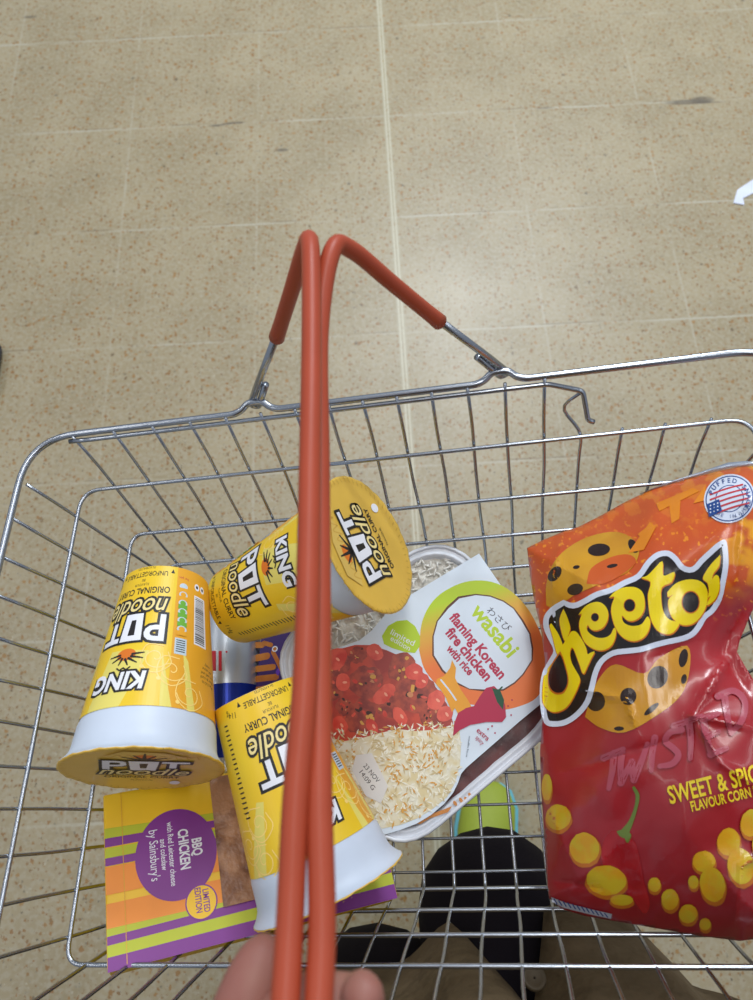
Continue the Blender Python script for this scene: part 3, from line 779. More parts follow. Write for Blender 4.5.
def TT(s, u0, v0, u1, v1, m, hgt, off=.0, al=None):
    """text whose baseline runs from pixel 0 to pixel 1, cap height in metres"""
    A_, B_ = Vector(pxv(u0, v0)), Vector(pxv(u1, v1)); d = B_-A_
    V_, _ = text2d(s, off); w = max(p[0] for p in V_)-min(p[0] for p in V_)
    a.text(s, (A_.x+B_.x)/2, (A_.y+B_.y)/2, hgt, m, rot=math.atan2(d.y, d.x), sx=d.length/(w*hgt), off=off)
TT('わさび', 486, 611, 507, 632, mat('print_navy', (34, 40, 66), .5), .0068)
TT('wasabi', 470, 612, 509, 659, WLIME, .0165, .026)
TT('flaming Korean', 449, 618, 500, 680, MAG, .0105, .036)
TT('fire chicken', 445, 633, 486, 682, MAG, .0105, .036)
TT('with rice', 446, 649, 469, 676, MAG, .0082, .034)
# limited edition splash
a.poly(V2([(382, 636), (388, 626), (397, 621), (407, 620), (415, 626), (420, 636), (420, 646), (415, 653), (405, 652), (392, 648), (384, 644)]), WLIME)
TT('limited', 390, 634, 413, 646, WHITE, .0062, .0); TT('edition', 390, 640, 409, 651, WHITE, .0055, 0)
# food photo: chicken pieces in sauce above, rice below
FR = mat('food_red', (158, 34, 20), .35, mixc=((196, 62, 32), 70)); FD = mat('food_brown', (134, 38, 24), .35, mixc=((176, 66, 38), 160)); FB = mat('food_bright_red', (206, 48, 28), .3, mixc=((226, 84, 60), 90)); FK = mat('food_char', (62, 26, 18), .5)
FRI = mat('food_rice', (232, 228, 208), .5, mixc=((222, 206, 160), 110)); FRO = mat('food_rice_orange', (218, 162, 74), .5); FRW = mat('food_rice_white', (246, 242, 224), .5)
meat = [(326, 653), (340, 649), (355, 645), (370, 645), (386, 650), (402, 657), (416, 666), (428, 677), (438, 690), (447, 704), (453, 722), (452, 728), (444, 727), (432, 730), (415, 731), (398, 729), (380, 733), (362, 738), (345, 741), (328, 738), (305, 735), (292, 740), (290, 720), (298, 690), (310, 668)]
rice = [(290, 735), (310, 728), (330, 728), (350, 732), (372, 729), (392, 726), (412, 724), (430, 722), (450, 722), (459, 727), (461, 745), (460, 765), (455, 783), (447, 797), (434, 808), (418, 818), (400, 825), (380, 829), (360, 829), (338, 822), (316, 808), (300, 790), (291, 765)]
a.poly(V2(rice), FRI); a.poly(V2(meat), FR)
mpx = meat; rpx = rice
def scatter(n, region, fn):
    c = 0
    while c < n:
        u, v = random.uniform(292, 460), random.uniform(645, 830)
        if inside(u, v, region): fn(u, v); c += 1
L1, L2, L3 = [a.n+1, a.n+2, a.n+3]
lay = [a.n]
def nxt(): lay[0] += 1; return lay[0]
big = [(338, 664, 13), (366, 682, 17), (402, 667, 15), (389, 703, 15), (416, 694, 20), (361, 716, 16), (331, 690, 12), (345, 707, 9), (430, 716, 10), (358, 655, 9), (318, 672, 12), (310, 700, 12)]
for u, v, r_ in big:
    p = pxv(u, v); rr_ = r_*.00078
    a.disc(p[0], p[1], rr_, FD, rr_*.85, random.uniform(0, 3), 22, nxt(), .10)
    for k in range(12):
        an = random.uniform(0, 6.28); q = random.uniform(0, .8)*rr_
        a.disc(p[0]+q*math.cos(an), p[1]+q*math.sin(an), rr_*random.uniform(.06, .2), random.choice((FK, FB, FRO, FD, mat('food_tan', (204, 130, 84), .4))), rr_*random.uniform(.05, .14), random.uniform(0, 3), 9, nxt(), .2)
for u, v, rx_, ry_, ro in ((336, 659, 10, 12, .3), (375, 652, 9, 7, .2), (384, 694, 7, 13, .1), (414, 672, 9, 8, 1), (436, 700, 8, 10, .3), (343, 682, 7, 9, 1), (400, 716, 9, 6, 0), (445, 714, 7, 8, 0), (340, 725, 9, 7, 0), (372, 726, 8, 5, 0), (422, 681, 6, 8, .4), (325, 712, 8, 8, 0)):
    p = pxv(u, v); a.disc(p[0], p[1], rx_*.00075, FB, ry_*.00075, ro, 14, nxt(), .08)
    a.disc(p[0]+.001, p[1]+.001, .0018, mat('food_glint', (246, 160, 130), .3), .0009, ro, 8, nxt())
a.n = lay[0]
LG = a.n+1; G = [[], [], [], []]
def grain(u, v):
    p = pxv(u, v); an = random.uniform(0, PI); l, w = random.uniform(.0016, .0032), .0006; c, s = math.cos(an), math.sin(an)
    k = random.choice((0, 0, 0, 0, 0, 1, 2, 2)); G[k].append([(p[0]+l*c, p[1]+l*s), (p[0]-w*s, p[1]+w*c), (p[0]-l*c, p[1]-l*s), (p[0]+w*s, p[1]-w*c)])
scatter(900, rpx, grain)
a.polys(G[0], FRW, LG); a.polys(G[2], mat('food_rice_shade', (206, 186, 140), .5), LG+1); a.polys(G[1]+G[3], FRO, LG+2)
def oc(u, v):
    p = pxv(u, v)
    for k in range(5): a.disc(p[0]+random.gauss(0, .0018), p[1]+random.gauss(0, .0018), random.uniform(.0006, .0012), FRO, random.uniform(.0003, .0008), random.uniform(0, 3), 8, LG+3+k, .2)
scatter(38, rpx, oc)
a.n = LG+9
a.poly(V2([(356, 755), (372, 753), (388, 786), (381, 803), (366, 796), (352, 770)]), mat('print_date_patch', (226, 224, 220), .5))
TT('23 NOV', 363, 766, 377, 783, BLACK, .0046); TT('14:09 G', 359, 772, 372, 790, BLACK, .0046)
# flame and chilli drawing, plain
FLM = mat('print_flame', (244, 168, 40), .45)
a.poly(V2([(437, 679), (444, 676), (450, 668), (452, 660), (456, 668), (455, 678), (461, 690), (468, 700), (474, 712), (472, 717), (463, 712), (462, 722), (455, 708), (452, 712), (446, 698), (441, 690), (436, 684)]), FLM)
a.stroke(V2([(441, 680), (449, 690), (456, 700)]), .0012, CARD)
a.poly(V2([(480, 696), (486, 688), (494, 686), (500, 692), (505, 705), (506, 717), (502, 722), (486, 722), (470, 725), (460, 730), (453, 736), (454, 724), (458, 713), (466, 708), (474, 706)]), MAG)
a.poly(V2([(492, 688), (500, 690), (504, 700), (503, 710), (497, 702)]), mat('print_dark_green', (20, 84, 56), .5))
a.stroke(V2([(498, 691), (502, 687)]), .0010, mat('print_dark_green', (20, 84, 56), .5))
for u, v in ((508, 706), (512, 700), (511, 715), (492, 726), (495, 733), (488, 729)): q = pxv(u, v); a.disc(q[0], q[1], .0006, MAG)
TT('extra', 476, 731, 487, 741, MAG, .0052, .01); TT('spicy', 475, 738, 482, 745, MAG, .0042)
TT('serving suggestion', 467, 757, 470, 736, mat('print_grey_blue', (90, 110, 130), .5), .0018)
a.build('printed_panel', m_sl, slv, eps=.00002)
for c in slv.children: c.parent = slv

# ------------------------------------------------------------------ CRISP BAG
def cr(x, y): return (520+x/3.232, 460+y/3.232)
def cs(x, y): return (520+x/3.232, 700+y/3.232)
OUT = [(527, 548), (543, 540), (562, 532), (578, 527), (600, 516), (625, 502), (650, 490), (690, 478), (722, 470), (742, 466), (768, 466), (784, 474), (786, 510), (778, 550), (762, 590), (749, 618), (740, 640), (737, 652), (746, 668), (760, 690), (778, 730), (786, 790), (786, 860), (782, 925), (765, 938), (740, 941), (700, 936), (660, 929), (620, 922), (585, 916), (562, 909), (549, 898), (546, 870), (544, 830), (541, 790), (540, 750), (543, 715), (545, 690), (545, 660), (541, 630), (534, 600), (530, 575)]
OUTS = []
for i in range(len(OUT)):
    a_, b_ = Vector(OUT[i]), Vector(OUT[(i+1) % len(OUT)])
    n = max(1, int((b_-a_).length/7))
    for k in range(n): OUTS.append(tuple(a_+(b_-a_)*k/n))
def sdist(u, v):
    p = Vector((u, v)); best = 1e9
    for i in range(len(OUT)):
        a_, b_ = Vector(OUT[i]), Vector(OUT[(i+1) % len(OUT)]); d = b_-a_; t = max(0, min(1, (p-a_).dot(d)/d.length_squared))
        best = min(best, (p-a_-d*t).length)
    return best
CREASE = [((693, 716), (733, 650), .0055, 5), ((693, 716), (762, 729), .0050, 5), ((693, 716), (720, 762), .0045, 5), ((720, 762), (762, 790), .0035, 5),
          ((745, 498), (738, 580), .0045, 6), ((585, 690), (628, 700), .0026, 5), ((628, 700), (634, 724), .003, 5), ((590, 517), (700, 482), .0028, 6),
          ((562, 540), (550, 590), .0030, 6), ((548, 590), (560, 640), -.002, 8), ((742, 866), (772, 850), .004, 5), ((742, 866), (735, 925), .003, 6), ((550, 880), (600, 888), -.0025, 8), ((565, 772), (690, 735), -.003, 9), ((650, 660), (700, 640), -.002, 10), ((545, 800), (575, 870), .002, 9)]
_sd = {}
def bagz(u, v):
    k = (round(u, 2), round(v, 2))
    if k in _sd: return _sd[k]
    d = sdist(u, v); e = 1-math.exp(-d/38)
    z0 = -.105+.00022*(u-527)-.00012*(v-548)
    z = z0+.030*e
    p = Vector((u, v))
    w = 0
    for a_, b_, hh, ww in CREASE:
        a_, b_ = Vector(a_), Vector(b_); dd = b_-a_; t = max(0, min(1, (p-a_).dot(dd)/dd.length_squared)); q = (p-a_-dd*t).length
        w += hh*math.exp(-q/ww)*(.4+.6*math.sin(PI*min(1, max(0, t*.96+.02))))
    # pinch at the right-hand fold and broad dents
    w -= .012*math.exp(-((u-742)**2+(v-652)**2)/1800)
    w += .0045*noise.noise(Vector((u/60, v/75, 1)))+.0007*noise.noise(Vector((u/20, v/26, 4)))
    z += w*min(1, d/12)
    _sd[k] = (z, z0, e); return _sd[k]
def bag_front(u, v, h=0):
    z = bagz(u, v)[0]; p = onz(u, v, z); return p+(CB-p).normalized()*h
def bag_back(u, v):
    z, z0, e = bagz(u, v); return onz(u, v, max(z0-.035*e, -.199))
BO = onz(650, 720, -.17)
MBg = Matrix.Translation(BO)
root = empty('crisp_bag', 'large glossy red and orange crisp bag filling the right side of the basket', 'crisp bag', BASKET @ MBg)
V, Fc = union([OUTS])
b = bmesh.new(); vs = [b.verts.new((x_, y_, 0)) for x_, y_ in V]
for f in Fc: b.faces.new([vs[i] for i in f])
G_ = 4
for ax, lo, hi in ((0, 525, 790), (1, 465, 945)):
    k = math.ceil(lo/G_)
    while k*G_ < hi:
        co = [0, 0, 0]; co[ax] = k*G_; no = [0, 0, 0]; no[ax] = 1
        bmesh.ops.bisect_plane(b, geom=b.verts[:]+b.edges[:]+b.faces[:], plane_co=co, plane_no=no, dist=1e-3); k += 1
bmesh.ops.triangulate(b, faces=b.faces[:])
bag = bmesh.new(); uvl = bag.loops.layers.uv.new('art')
for fn, flip in ((bag_front, False), (bag_back, True)):
    mp = {}; uvm = {}
    for v in b.verts:
        nv = bag.verts.new(fn(v.co.x, v.co.y)-BO); mp[v] = nv; uvm[nv] = (v.co.x/1000, v.co.y/1000)
    for f in b.faces:
        L = [mp[v] for v in f.verts]
        try: g = bag.faces.new(L[::-1] if flip else L)
        except ValueError: continue
        for lp in g.loops: lp[uvl].uv = uvm[lp.vert]
b.free()
bmesh.ops.remove_doubles(bag, verts=bag.verts, dist=2e-5)
# procedural artwork ground: orange above, crimson below, amber splashes between
BAGM = bpy.data.materials.new('bag_foil_print'); BAGM.use_nodes = True; nt = BAGM.node_tree; N = nt.nodes; Lk = nt.links; pb = N['Principled BSDF']
pb.inputs['Roughness'].default_value = .3; pb.inputs['Coat Weight'].default_value = .35; pb.inputs['Coat Roughness'].default_value = .1; pb.inputs['Specular IOR Level'].default_value = .6
uv = N.new('ShaderNodeUVMap'); uv.uv_map = 'art'; sp = N.new('ShaderNodeSeparateXYZ'); Lk.new(uv.outputs[0], sp.inputs[0])
def mth(op, a_, c_=0.):
    n = N.new('ShaderNodeMath'); n.operation = op
    for i, q in enumerate((a_, c_)):
        if isinstance(q, (int, float)): n.inputs[i].default_value = q
        else: Lk.new(q, n.inputs[i])
    return n.outputs[0]
def nz(s, d=4):
    n = N.new('ShaderNodeTexNoise'); n.inputs['Scale'].default_value = s; n.inputs['Detail'].default_value = d; Lk.new(uv.outputs[0], n.inputs['Vector']); return n.outputs['Fac']
def mx(f, A_, B_):
    n = N.new('ShaderNodeMix'); n.data_type = 'RGBA'; Lk.new(f, n.inputs[0])
    for i, q in ((6, A_), (7, B_)):
        if isinstance(q, tuple): n.inputs[i].default_value = q
        else: Lk.new(q, n.inputs[i])
    return n.outputs[2]
def rg(v_, a_, c_, lo=0., hi=1.):
    n = N.new('ShaderNodeMapRange'); Lk.new(v_, n.inputs[0])
    for i, q in enumerate((a_, c_, lo, hi)): n.inputs[1+i].default_value = q
    return n.outputs[0]
U_, V_ = sp.outputs[0], sp.outputs[1]
s_ = mth('ADD', V_, mth('MULTIPLY', U_, .05))
orange = mx(rg(nz(60, 3), .5, .56), lin((206, 92, 30))+(1,), lin((222, 132, 34))+(1,))
orange = mx(rg(s_, .50, .58), orange, lin((206, 84, 28))+(1,))
red = mx(rg(s_, .70, .96), lin((164, 30, 38))+(1,), lin((140, 20, 32))+(1,))
edge = mth('ADD', s_, mth('MULTIPLY', mth('SUBTRACT', nz(14, 6), .5), .16))
col_ = mx(rg(edge, .615, .655), orange, red)
spl = mth('MULTIPLY', rg(nz(170, 3), .60, .64), rg(mth('ABSOLUTE', mth('SUBTRACT', s_, .60)), .06, .02))
col_ = mx(spl, col_, lin((240, 150, 30))+(1,))
amb = mth('MULTIPLY', rg(nz(30, 2), .52, .58), rg(U_, .70, .74))
amb = mth('MULTIPLY', amb, rg(V_, .60, .56))
col_ = mx(amb, col_, lin((238, 160, 20))+(1,))
Lk.new(col_, pb.inputs['Base Color'])
obj('foil_bag', bag, BAGM, root)
a = Art()
def Cc(L): return [cr(*p) for p in L]
AMB = mat('bag_amber', (212, 156, 38), .25, coat=.3, mixc=((196, 136, 34), 25)); SPOT = mat('bag_spot', (40, 22, 18), .25, coat=.3)
BO_ = mat('bag_orange', (206, 92, 34), .25, coat=.3)
def sm(L, n=4): return [(p.x, p.y) for p in catmull([(x_, y_, 0) for x_, y_ in L+[L[0]]], n)][:-1]
# paw-print free, plain spotted shapes behind the lettering
a.poly(sm(Cc([(85, 470), (85, 400), (110, 330), (160, 280), (230, 245), (310, 232), (365, 255), (385, 300), (350, 360), (260, 400), (170, 440), (120, 480)])), AMB)
a.poly(sm(Cc([(215, 400), (230, 350), (290, 315), (350, 305), (375, 330), (330, 370), (270, 400)])), BO_)
a.poly(sm(Cc([(210, 830), (230, 760), (260, 700), (310, 660), (400, 690), (450, 640), (540, 600), (548, 680), (520, 760), (450, 820), (340, 880), (260, 865)])), AMB)
for x_, y_, rx_, ry_, ro in ((255, 290, 36, 20, -.1), (112, 368, 28, 18, -.9), (178, 418, 26, 18, -.3), (366, 278, 14, 24, -.5), (298, 342, 18, 6, -.2), (182, 346, 11, 6, -.2), (445, 702, 32, 38, .5), (245, 780, 30, 32, 0), (350, 764, 26, 28, .3), (528, 640, 14, 30, .2), (425, 805, 30, 9, -.7), (530, 708, 9, 16, .2), (320, 868, 16, 7, 0)):
    c = cr(x_, y_); a.disc(c[0], c[1], rx_/3.232, SPOT, ry_/3.232, ro, 24)
# amber brush marks across the top
for L in ([(380, 240), (430, 200), (400, 260)], [(480, 130), (520, 110), (515, 190), (490, 205)], [(440, 140), (560, 90), (580, 100), (450, 165)], [(600, 80), (560, 140), (600, 130)], [(350, 300), (420, 200), (440, 215), (400, 290)]):
    a.poly(Cc(L), mat('bag_brush', (232, 140, 30), .25, coat=.3))
logo = [(140, 452), (172, 462), (205, 448), (245, 426), (290, 412), (335, 388), (378, 368), (408, 326), (442, 298), (480, 293), (508, 312), (530, 340), (556, 345), (582, 318), (612, 290), (640, 266), (664, 258), (672, 290), (674, 340), (664, 400), (652, 452), (628, 492), (602, 514), (584, 545), (562, 570), (530, 585), (480, 596), (440, 606), (395, 620), (350, 626), (305, 632), (270, 656), (252, 692), (242, 732), (226, 784), (194, 826), (152, 855), (108, 862), (78, 850), (66, 800), (64, 740), (72, 688), (92, 648), (108, 616), (92, 580), (76, 542), (78, 504), (103, 474)]
lc = sm([cr(*p) for p in logo], 3)
def inset(L, d):
    A_ = sum(L[i-1][0]*L[i][1]-L[i][0]*L[i-1][1] for i in range(len(L))); s = 1 if A_ > 0 else -1; R_ = []
    n = len(L)
    for i in range(n):
        t = Vector(L[(i+2) % n])-Vector(L[i-2]); t.normalize(); R_.append((L[i][0]-s*t.y*d, L[i][1]+s*t.x*d))
    return R_
BW_ = mat('bag_white', (214, 222, 240), .22, coat=.3); BK = mat('bag_black', (26, 20, 22), .22, coat=.3); BY = mat('bag_yellow', (240, 214, 20), .22, coat=.3); BOR = mat('bag_letter_shade', (206, 110, 20), .25, coat=.3)
a.poly(lc, BW_); a.poly(inset(lc, 5.6), BK)
def r1(L): return [(535+x_/6.67, 580+y_/6.67) for x_, y_ in L]
def r2(L): return [(600+x_/5.578, 535+y_/5.578) for x_, y_ in L]
LETP = [r1([(165, 470), (125, 540), (82, 592), (58, 650), (50, 740), (52, 810), (75, 855), (120, 880), (170, 872), (215, 842), (255, 782), (292, 700), (299, 652), (268, 595), (242, 545), (232, 490), (242, 452), (258, 460), (276, 505), (298, 565), (322, 626), (350, 575), (375, 522), (398, 478), (370, 484), (350, 494), (340, 450), (318, 405), (290, 362), (265, 340), (242, 345), (222, 375), (196, 415)]),
        r1([(108, 288), (132, 322), (162, 372), (186, 440), (172, 470), (150, 494), (134, 450), (118, 380), (98, 310)]),
        r1([(190, 192), (214, 245), (233, 308), (230, 345), (208, 402), (194, 398), (176, 342), (164, 270), (174, 228)]),
        r1([(290, 232), (325, 185), (370, 155), (425, 146), (466, 170), (488, 215), (482, 272), (452, 318), (405, 336), (372, 326), (352, 300), (345, 330), (372, 362), (415, 384), (465, 384), (505, 362), (528, 318), (541, 345), (530, 400), (500, 446), (445, 469), (385, 456), (330, 412), (300, 335), (296, 280), (312, 225)]),
        r2([(50, 350), (80, 318), (125, 294), (190, 290), (232, 312), (248, 355), (248, 410), (225, 455), (185, 478), (150, 474), (122, 448), (130, 485), (165, 505), (205, 506), (238, 492), (264, 454), (280, 480), (272, 530), (242, 572), (190, 592), (132, 574), (88, 520), (64, 440), (66, 390), (80, 345)]),
        r2([(228, 238), (264, 226), (302, 188), (348, 145), (350, 214), (366, 226), (416, 206), (400, 262), (345, 292), (342, 370), (355, 430), (385, 470), (430, 485), (440, 502), (410, 542), (370, 553), (320, 532), (285, 472), (272, 400), (268, 330), (282, 262)]),
        r2([(376, 318), (405, 285), (438, 262), (500, 247), (560, 258), (596, 300), (598, 372), (572, 440), (522, 492), (462, 502), (412, 472), (386, 420), (382, 362), (408, 332), (380, 345)]),
        r2([(672, 108), (622, 160), (586, 212), (575, 246), (600, 268), (608, 312), (602, 350), (618, 338), (594, 392), (640, 362), (666, 302), (662, 232), (640, 226), (626, 248), (632, 216), (652, 190), (666, 165)])]
HOLES = [r1([(166, 492), (122, 556), (98, 610), (90, 660), (98, 708), (118, 738), (150, 752), (188, 742), (212, 700), (216, 655), (205, 600), (184, 530)]),
         r1([(400+24*math.cos(t), 248+26*math.sin(t)) for t in [k*PI/6 for k in range(12)]]),
         r2([(165+30*math.cos(t), 392+33*math.sin(t)) for t in [k*PI/6 for k in range(12)]]),
         r2([(506+46*math.cos(t), 374+57*math.sin(t)) for t in [k*PI/7 for k in range(14)]])]
SHD = []
for L in LETP: SHD += [[(x_+ox, y_+oy) for x_, y_ in sm(L, 3)] for ox, oy in ((.7, 1.4), (-.5, .5))]
a.polys(SHD, BOR); a.polys([sm(L, 3) for L in LETP], BY)
for L in HOLES:
    c_ = sum((Vector(p) for p in L), Vector((0, 0)))/len(L)
    a.poly(sm([tuple(c_+(Vector(p)-c_)*1.12) for p in L], 3), BOR); a.poly(sm(L, 3), BK)
# badge
bc = (729.5, 498.5)
BB = mat('bag_blue', (40, 74, 140), .25, coat=.3); BR_ = mat('bag_badge_red', (196, 60, 70), .25, coat=.3)
a.disc(bc[0], bc[1], 26, BW_, 24, -.5); a.disc(bc[0], bc[1], 24.5, BB, 22.5, -.5); a.disc(bc[0], bc[1], 23.3, BW_, 21.3, -.5); a.disc(bc[0], bc[1], 14.5, BB, 13.5, -.5); a.disc(bc[0], bc[1], 13.6, BW_, 12.6, -.5)
for k in range(5):
    o = -9+k*4.6; x0, y0 = bc[0]+o*.35, bc[1]+o; h_ = math.sqrt(max(0, 20**2-o*o))
    a.stroke([(x0-h_*.9, y0+h_*.28), (x0, y0-.8), (x0+h_*.9, y0-h_*.28)], 1.7, BR_)
a.poly([(707, 504), (719, 499), (722, 511), (709, 517)], BB)
for k in range(9): a.disc(710.5+(k % 3)*3.6, 505.5+(k//3)*3.4-(k % 3)*1.2, .8, BW_, n=8)
for k, ch in enumerate('PUFFED SNACK'):
    an = math.radians(200+k*17); a.text(ch, bc[0]+17.3*math.cos(an), bc[1]+16*math.sin(an), 6.4, BB, rot=an+PI/2, flip=True, off=.02)
for k, ch in enumerate('MADE IN USA'):
    an = math.radians(150-k*12.5); a.text(ch, bc[0]+21*math.cos(an), bc[1]+19.6*math.sin(an), 5.2, BB, rot=an-PI/2, flip=True)
# TWISTED in brushed pink capitals
PK = mat('bag_pink', (172, 74, 90), .28, coat=.3)
TW = [[(270, 188), (334, 158)], [(304, 172), (298, 230), (287, 286)],
      [(330, 168), (325, 215), (326, 268)], [(326, 268), (345, 230), (362, 200)], [(362, 200), (362, 232), (368, 258)], [(368, 258), (392, 200), (412, 142)],
      [(436, 122), (428, 170), (424, 228)],
      [(522, 96), (486, 104), (470, 132), (496, 156), (512, 178), (492, 206), (452, 214)],
      [(498, 84), (588, 52)], [(546, 68), (552, 130), (550, 190)],
      [(592, 62), (604, 120), (616, 176)], [(590, 62), (640, 44)], [(604, 118), (642, 102)], [(616, 176), (668, 156)],
      [(660, -20), (668, 40), (682, 108)], [(640, -12), (690, -30), (726, 4), (718, 64), (682, 108)]]
for L in TW: a.stroke([cs(*p) for p in L], [7.2]+[6.4]*(len(L)-2)+[5.0], PK, layer=200)
for k in range(46):
    L = random.choice(TW); q = random.random(); p_, n_ = Vector(L[0]).lerp(Vector(L[-1]), q), (Vector(L[-1])-Vector(L[0])).normalized()
    if len(L) > 3: continue
    o_ = Vector((-n_.y, n_.x))*random.uniform(-6, 6); a.stroke([cs(*(p_+o_-n_*random.uniform(4, 14))), cs(*(p_+o_+n_*random.uniform(4, 14)))], random.uniform(.3, .7), mat('bag_crimson_fleck', (158, 36, 48), .25, coat=.3), smooth=False, layer=201)
a.n = 202
BYT = mat('bag_text_yellow', (236, 206, 40), .25, coat=.3)
def bt(s, u0, v0, u1, v1, m, hgt, off=0.):
    V_, _ = text2d(s, off); w = max(p[0] for p in V_)-min(p[0] for p in V_); L_ = math.hypot(u1-u0, v1-v0)
    a.text(s, (u0+u1)/2, (v0+v1)/2, hgt, m, rot=math.atan2(v1-v0, u1-u0), sx=L_/(w*hgt), flip=True, off=off)
bt('SWEET & SPICY', 670, 804, 769, 779, BYT, 25, .02)
bt('FLAVOUR CORN PUFFS', 692, 811.5, 775, 791, BYT, 14.5, .02)
# chilli
CH1 = mat('bag_chilli', (150, 14, 26), .15, coat=.6, mixc=((176, 30, 36), 30)); STM = mat('bag_stem', (104, 124, 52), .25, coat=.3)
a.poly(sm([cs(*p) for p in ((318, 422), (292, 426), (268, 462), (264, 520), (300, 580), (360, 640), (400, 690), (420, 660), (400, 580), (385, 500), (372, 460), (352, 446))]), CH1)
a.stroke([cs(*p) for p in ((368, 284), (380, 310), (374, 350), (358, 395), (336, 432))], [3, 4, 3.5, 5, 9], STM)
a.poly(sm([cs(*p) for p in ((312, 424), (332, 420), (358, 432), (356, 450), (346, 462), (336, 444), (322, 440))]), STM)
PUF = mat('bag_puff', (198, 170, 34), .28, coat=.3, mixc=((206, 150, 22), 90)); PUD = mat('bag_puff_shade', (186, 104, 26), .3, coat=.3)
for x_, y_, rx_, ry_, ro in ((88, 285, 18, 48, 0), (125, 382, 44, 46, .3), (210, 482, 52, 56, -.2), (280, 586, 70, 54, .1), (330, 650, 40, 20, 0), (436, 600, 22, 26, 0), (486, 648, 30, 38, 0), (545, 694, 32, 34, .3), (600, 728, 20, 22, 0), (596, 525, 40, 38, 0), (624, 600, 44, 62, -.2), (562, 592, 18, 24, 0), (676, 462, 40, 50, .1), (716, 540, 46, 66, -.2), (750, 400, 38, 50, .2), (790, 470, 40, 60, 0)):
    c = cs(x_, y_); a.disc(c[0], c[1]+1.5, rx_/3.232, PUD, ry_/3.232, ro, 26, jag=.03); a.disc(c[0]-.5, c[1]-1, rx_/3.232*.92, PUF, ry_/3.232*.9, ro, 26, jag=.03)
# small print along the near-left corner
a.poly([(551, 897), (566, 903), (590, 909), (612, 914), (611, 919), (588, 914), (564, 908), (552, 902)], mat('bag_silver', (190, 194, 206), .3, .3))
for k in range(12): a.stroke([(554+k*4.6, 899+k*1.3), (557+k*4.6, 904+k*1.2)], 1.1, BB, smooth=False)
a.build('printed_artwork', lambda x, y, h: bag_front(x, y, h)-BO, root, grid=G_, eps=.0001, base=.0003)
bm = bmesh.new()
E1 = [bag_front(u, v)-BO for u, v in ((640, 494), (668, 484), (700, 475), (730, 467.5), (752, 465), (770, 466))]
E2 = [onz(u, v, bagz(u, v+4)[1]+.002)-BO for u, v in ((640, 493.5), (668, 482), (700, 472), (728, 462.5), (745, 461), (770, 463))]
v1 = [bm.verts.new(p) for p in E1]; v2 = [bm.verts.new(p) for p in E2]
for k in range(5): bm.faces.new((v1[k], v1[k+1], v2[k+1], v2[k]))
r = bmesh.ops.extrude_face_region(bm, geom=bm.faces[:])
for g in r['geom']:
    if isinstance(g, bmesh.types.BMVert): g.co.z -= .0004
obj('top_seal', bm, mat('seal_silver', (196, 206, 222), .25, .6), root)['label'] = 'silver sealed edge'

# ------------------------------------------------------------------ FLOOR LITTER
bm = bmesh.new()
L = [fl(*p) for p in ((775, 166), (756, 178), (737, 190.5), (733, 203.5), (744, 205.5), (742.5, 199), (758, 191), (776, 183))]
V, Fc = union([[(p.x, p.y) for p in L]]); vs = [bm.verts.new((x_, y_, .0015)) for x_, y_ in V]
for f in Fc: bm.faces.new([vs[i] for i in f])
r = bmesh.ops.extrude_face_region(bm, geom=bm.faces[:])
for g in r['geom']:
    if isinstance(g, bmesh.types.BMVert): g.co.z = .004
bmesh.ops.translate(bm, verts=bm.verts, vec=(-L[3].x, -L[3].y, -.0014))
o = obj('plastic_strip', bm, mat('strip_white', (222, 228, 246), .4), smooth=False, mw=Matrix.Translation((L[3].x, L[3].y, 0)))
tag(o, 'bent white plastic strip lying on the floor tiles at the right edge', 'plastic strip')
p = fl(3, 372); bm = box_bm(-.16, -.06, 0, 0, .06, .035, .018)
o = obj('floor_block', bm, mat('block_black', (34, 34, 38), .5), mw=Matrix.Translation((p.x, p.y, 0)))
tag(o, 'dark rounded block on the floor at the left edge, mostly out of view', 'block')

# ------------------------------------------------------------------ PERSON
def skin_mesh(name, verts, edges, radii, parent, m, root_i=0, sub=2, mw=None):
    me = bpy.data.meshes.new(name+'_s'); me.from_pydata(verts, edges, []); o = bpy.data.objects.new(name, me); COL.objects.link(o)
    md = o.modifiers.new('skin', 'SKIN'); md.use_smooth_shade = True
    for i, r_ in enumerate(radii): me.skin_vertices[0].data[i].radius = (r_, r_) if not isinstance(r_, tuple) else r_; me.skin_vertices[0].data[i].use_root = (i == root_i)
    s = o.modifiers.new('sub', 'SUBSURF'); s.levels = sub; s.render_levels = sub
    dg = bpy.context.evaluated_depsgraph_get(); dg.update()
    m2 = bpy.data.meshes.new_from_object(o.evaluated_get(dg)); bpy.data.objects.remove(o)
    m2.materials.clear(); m2.materials.append(m); m2.name = name
    for p_ in m2.polygons: p_.use_smooth = True; p_.material_index = 0
    return newobj(name, m2, parent)
person = empty('person', 'person in an open khaki coat and dark trousers, gripping the red basket handles', 'person', Matrix.Translation((.04, -.30, 0)))
PI_ = Matrix.Translation((-.04, .30, 0))
def W(x, y, z): return tuple(PI_ @ Vector((x, y, z)))
def Wb(x, y, z): return tuple(PI_ @ (BASKET @ Vector((x, y, z))))
SKIN = mat('skin', (164, 116, 102), .55, sss=.1, bump=(200, .15, .0008), mixc=((152, 98, 88), 30))
V = []; Ed = []; R_ = []
def add(p, r_, par=None):
    V.append(p); R_.append(r_)
    if par is not None: Ed.append((par, len(V)-1))
    return len(V)-1
pel = add(W(.02, -.36, .90), .12)
che = add(W(.02, -.38, 1.15), .13, pel); up = add(W(.02, -.36, 1.36), .12, che); nk = add(W(.02, -.34, 1.47), .055, up); hd0 = add(W(.02, -.30, 1.55), .075, nk); hd1 = add(W(.02, -.27, 1.64), .085, hd0); hd2 = add(W(.02, -.28, 1.70), .05, hd1)
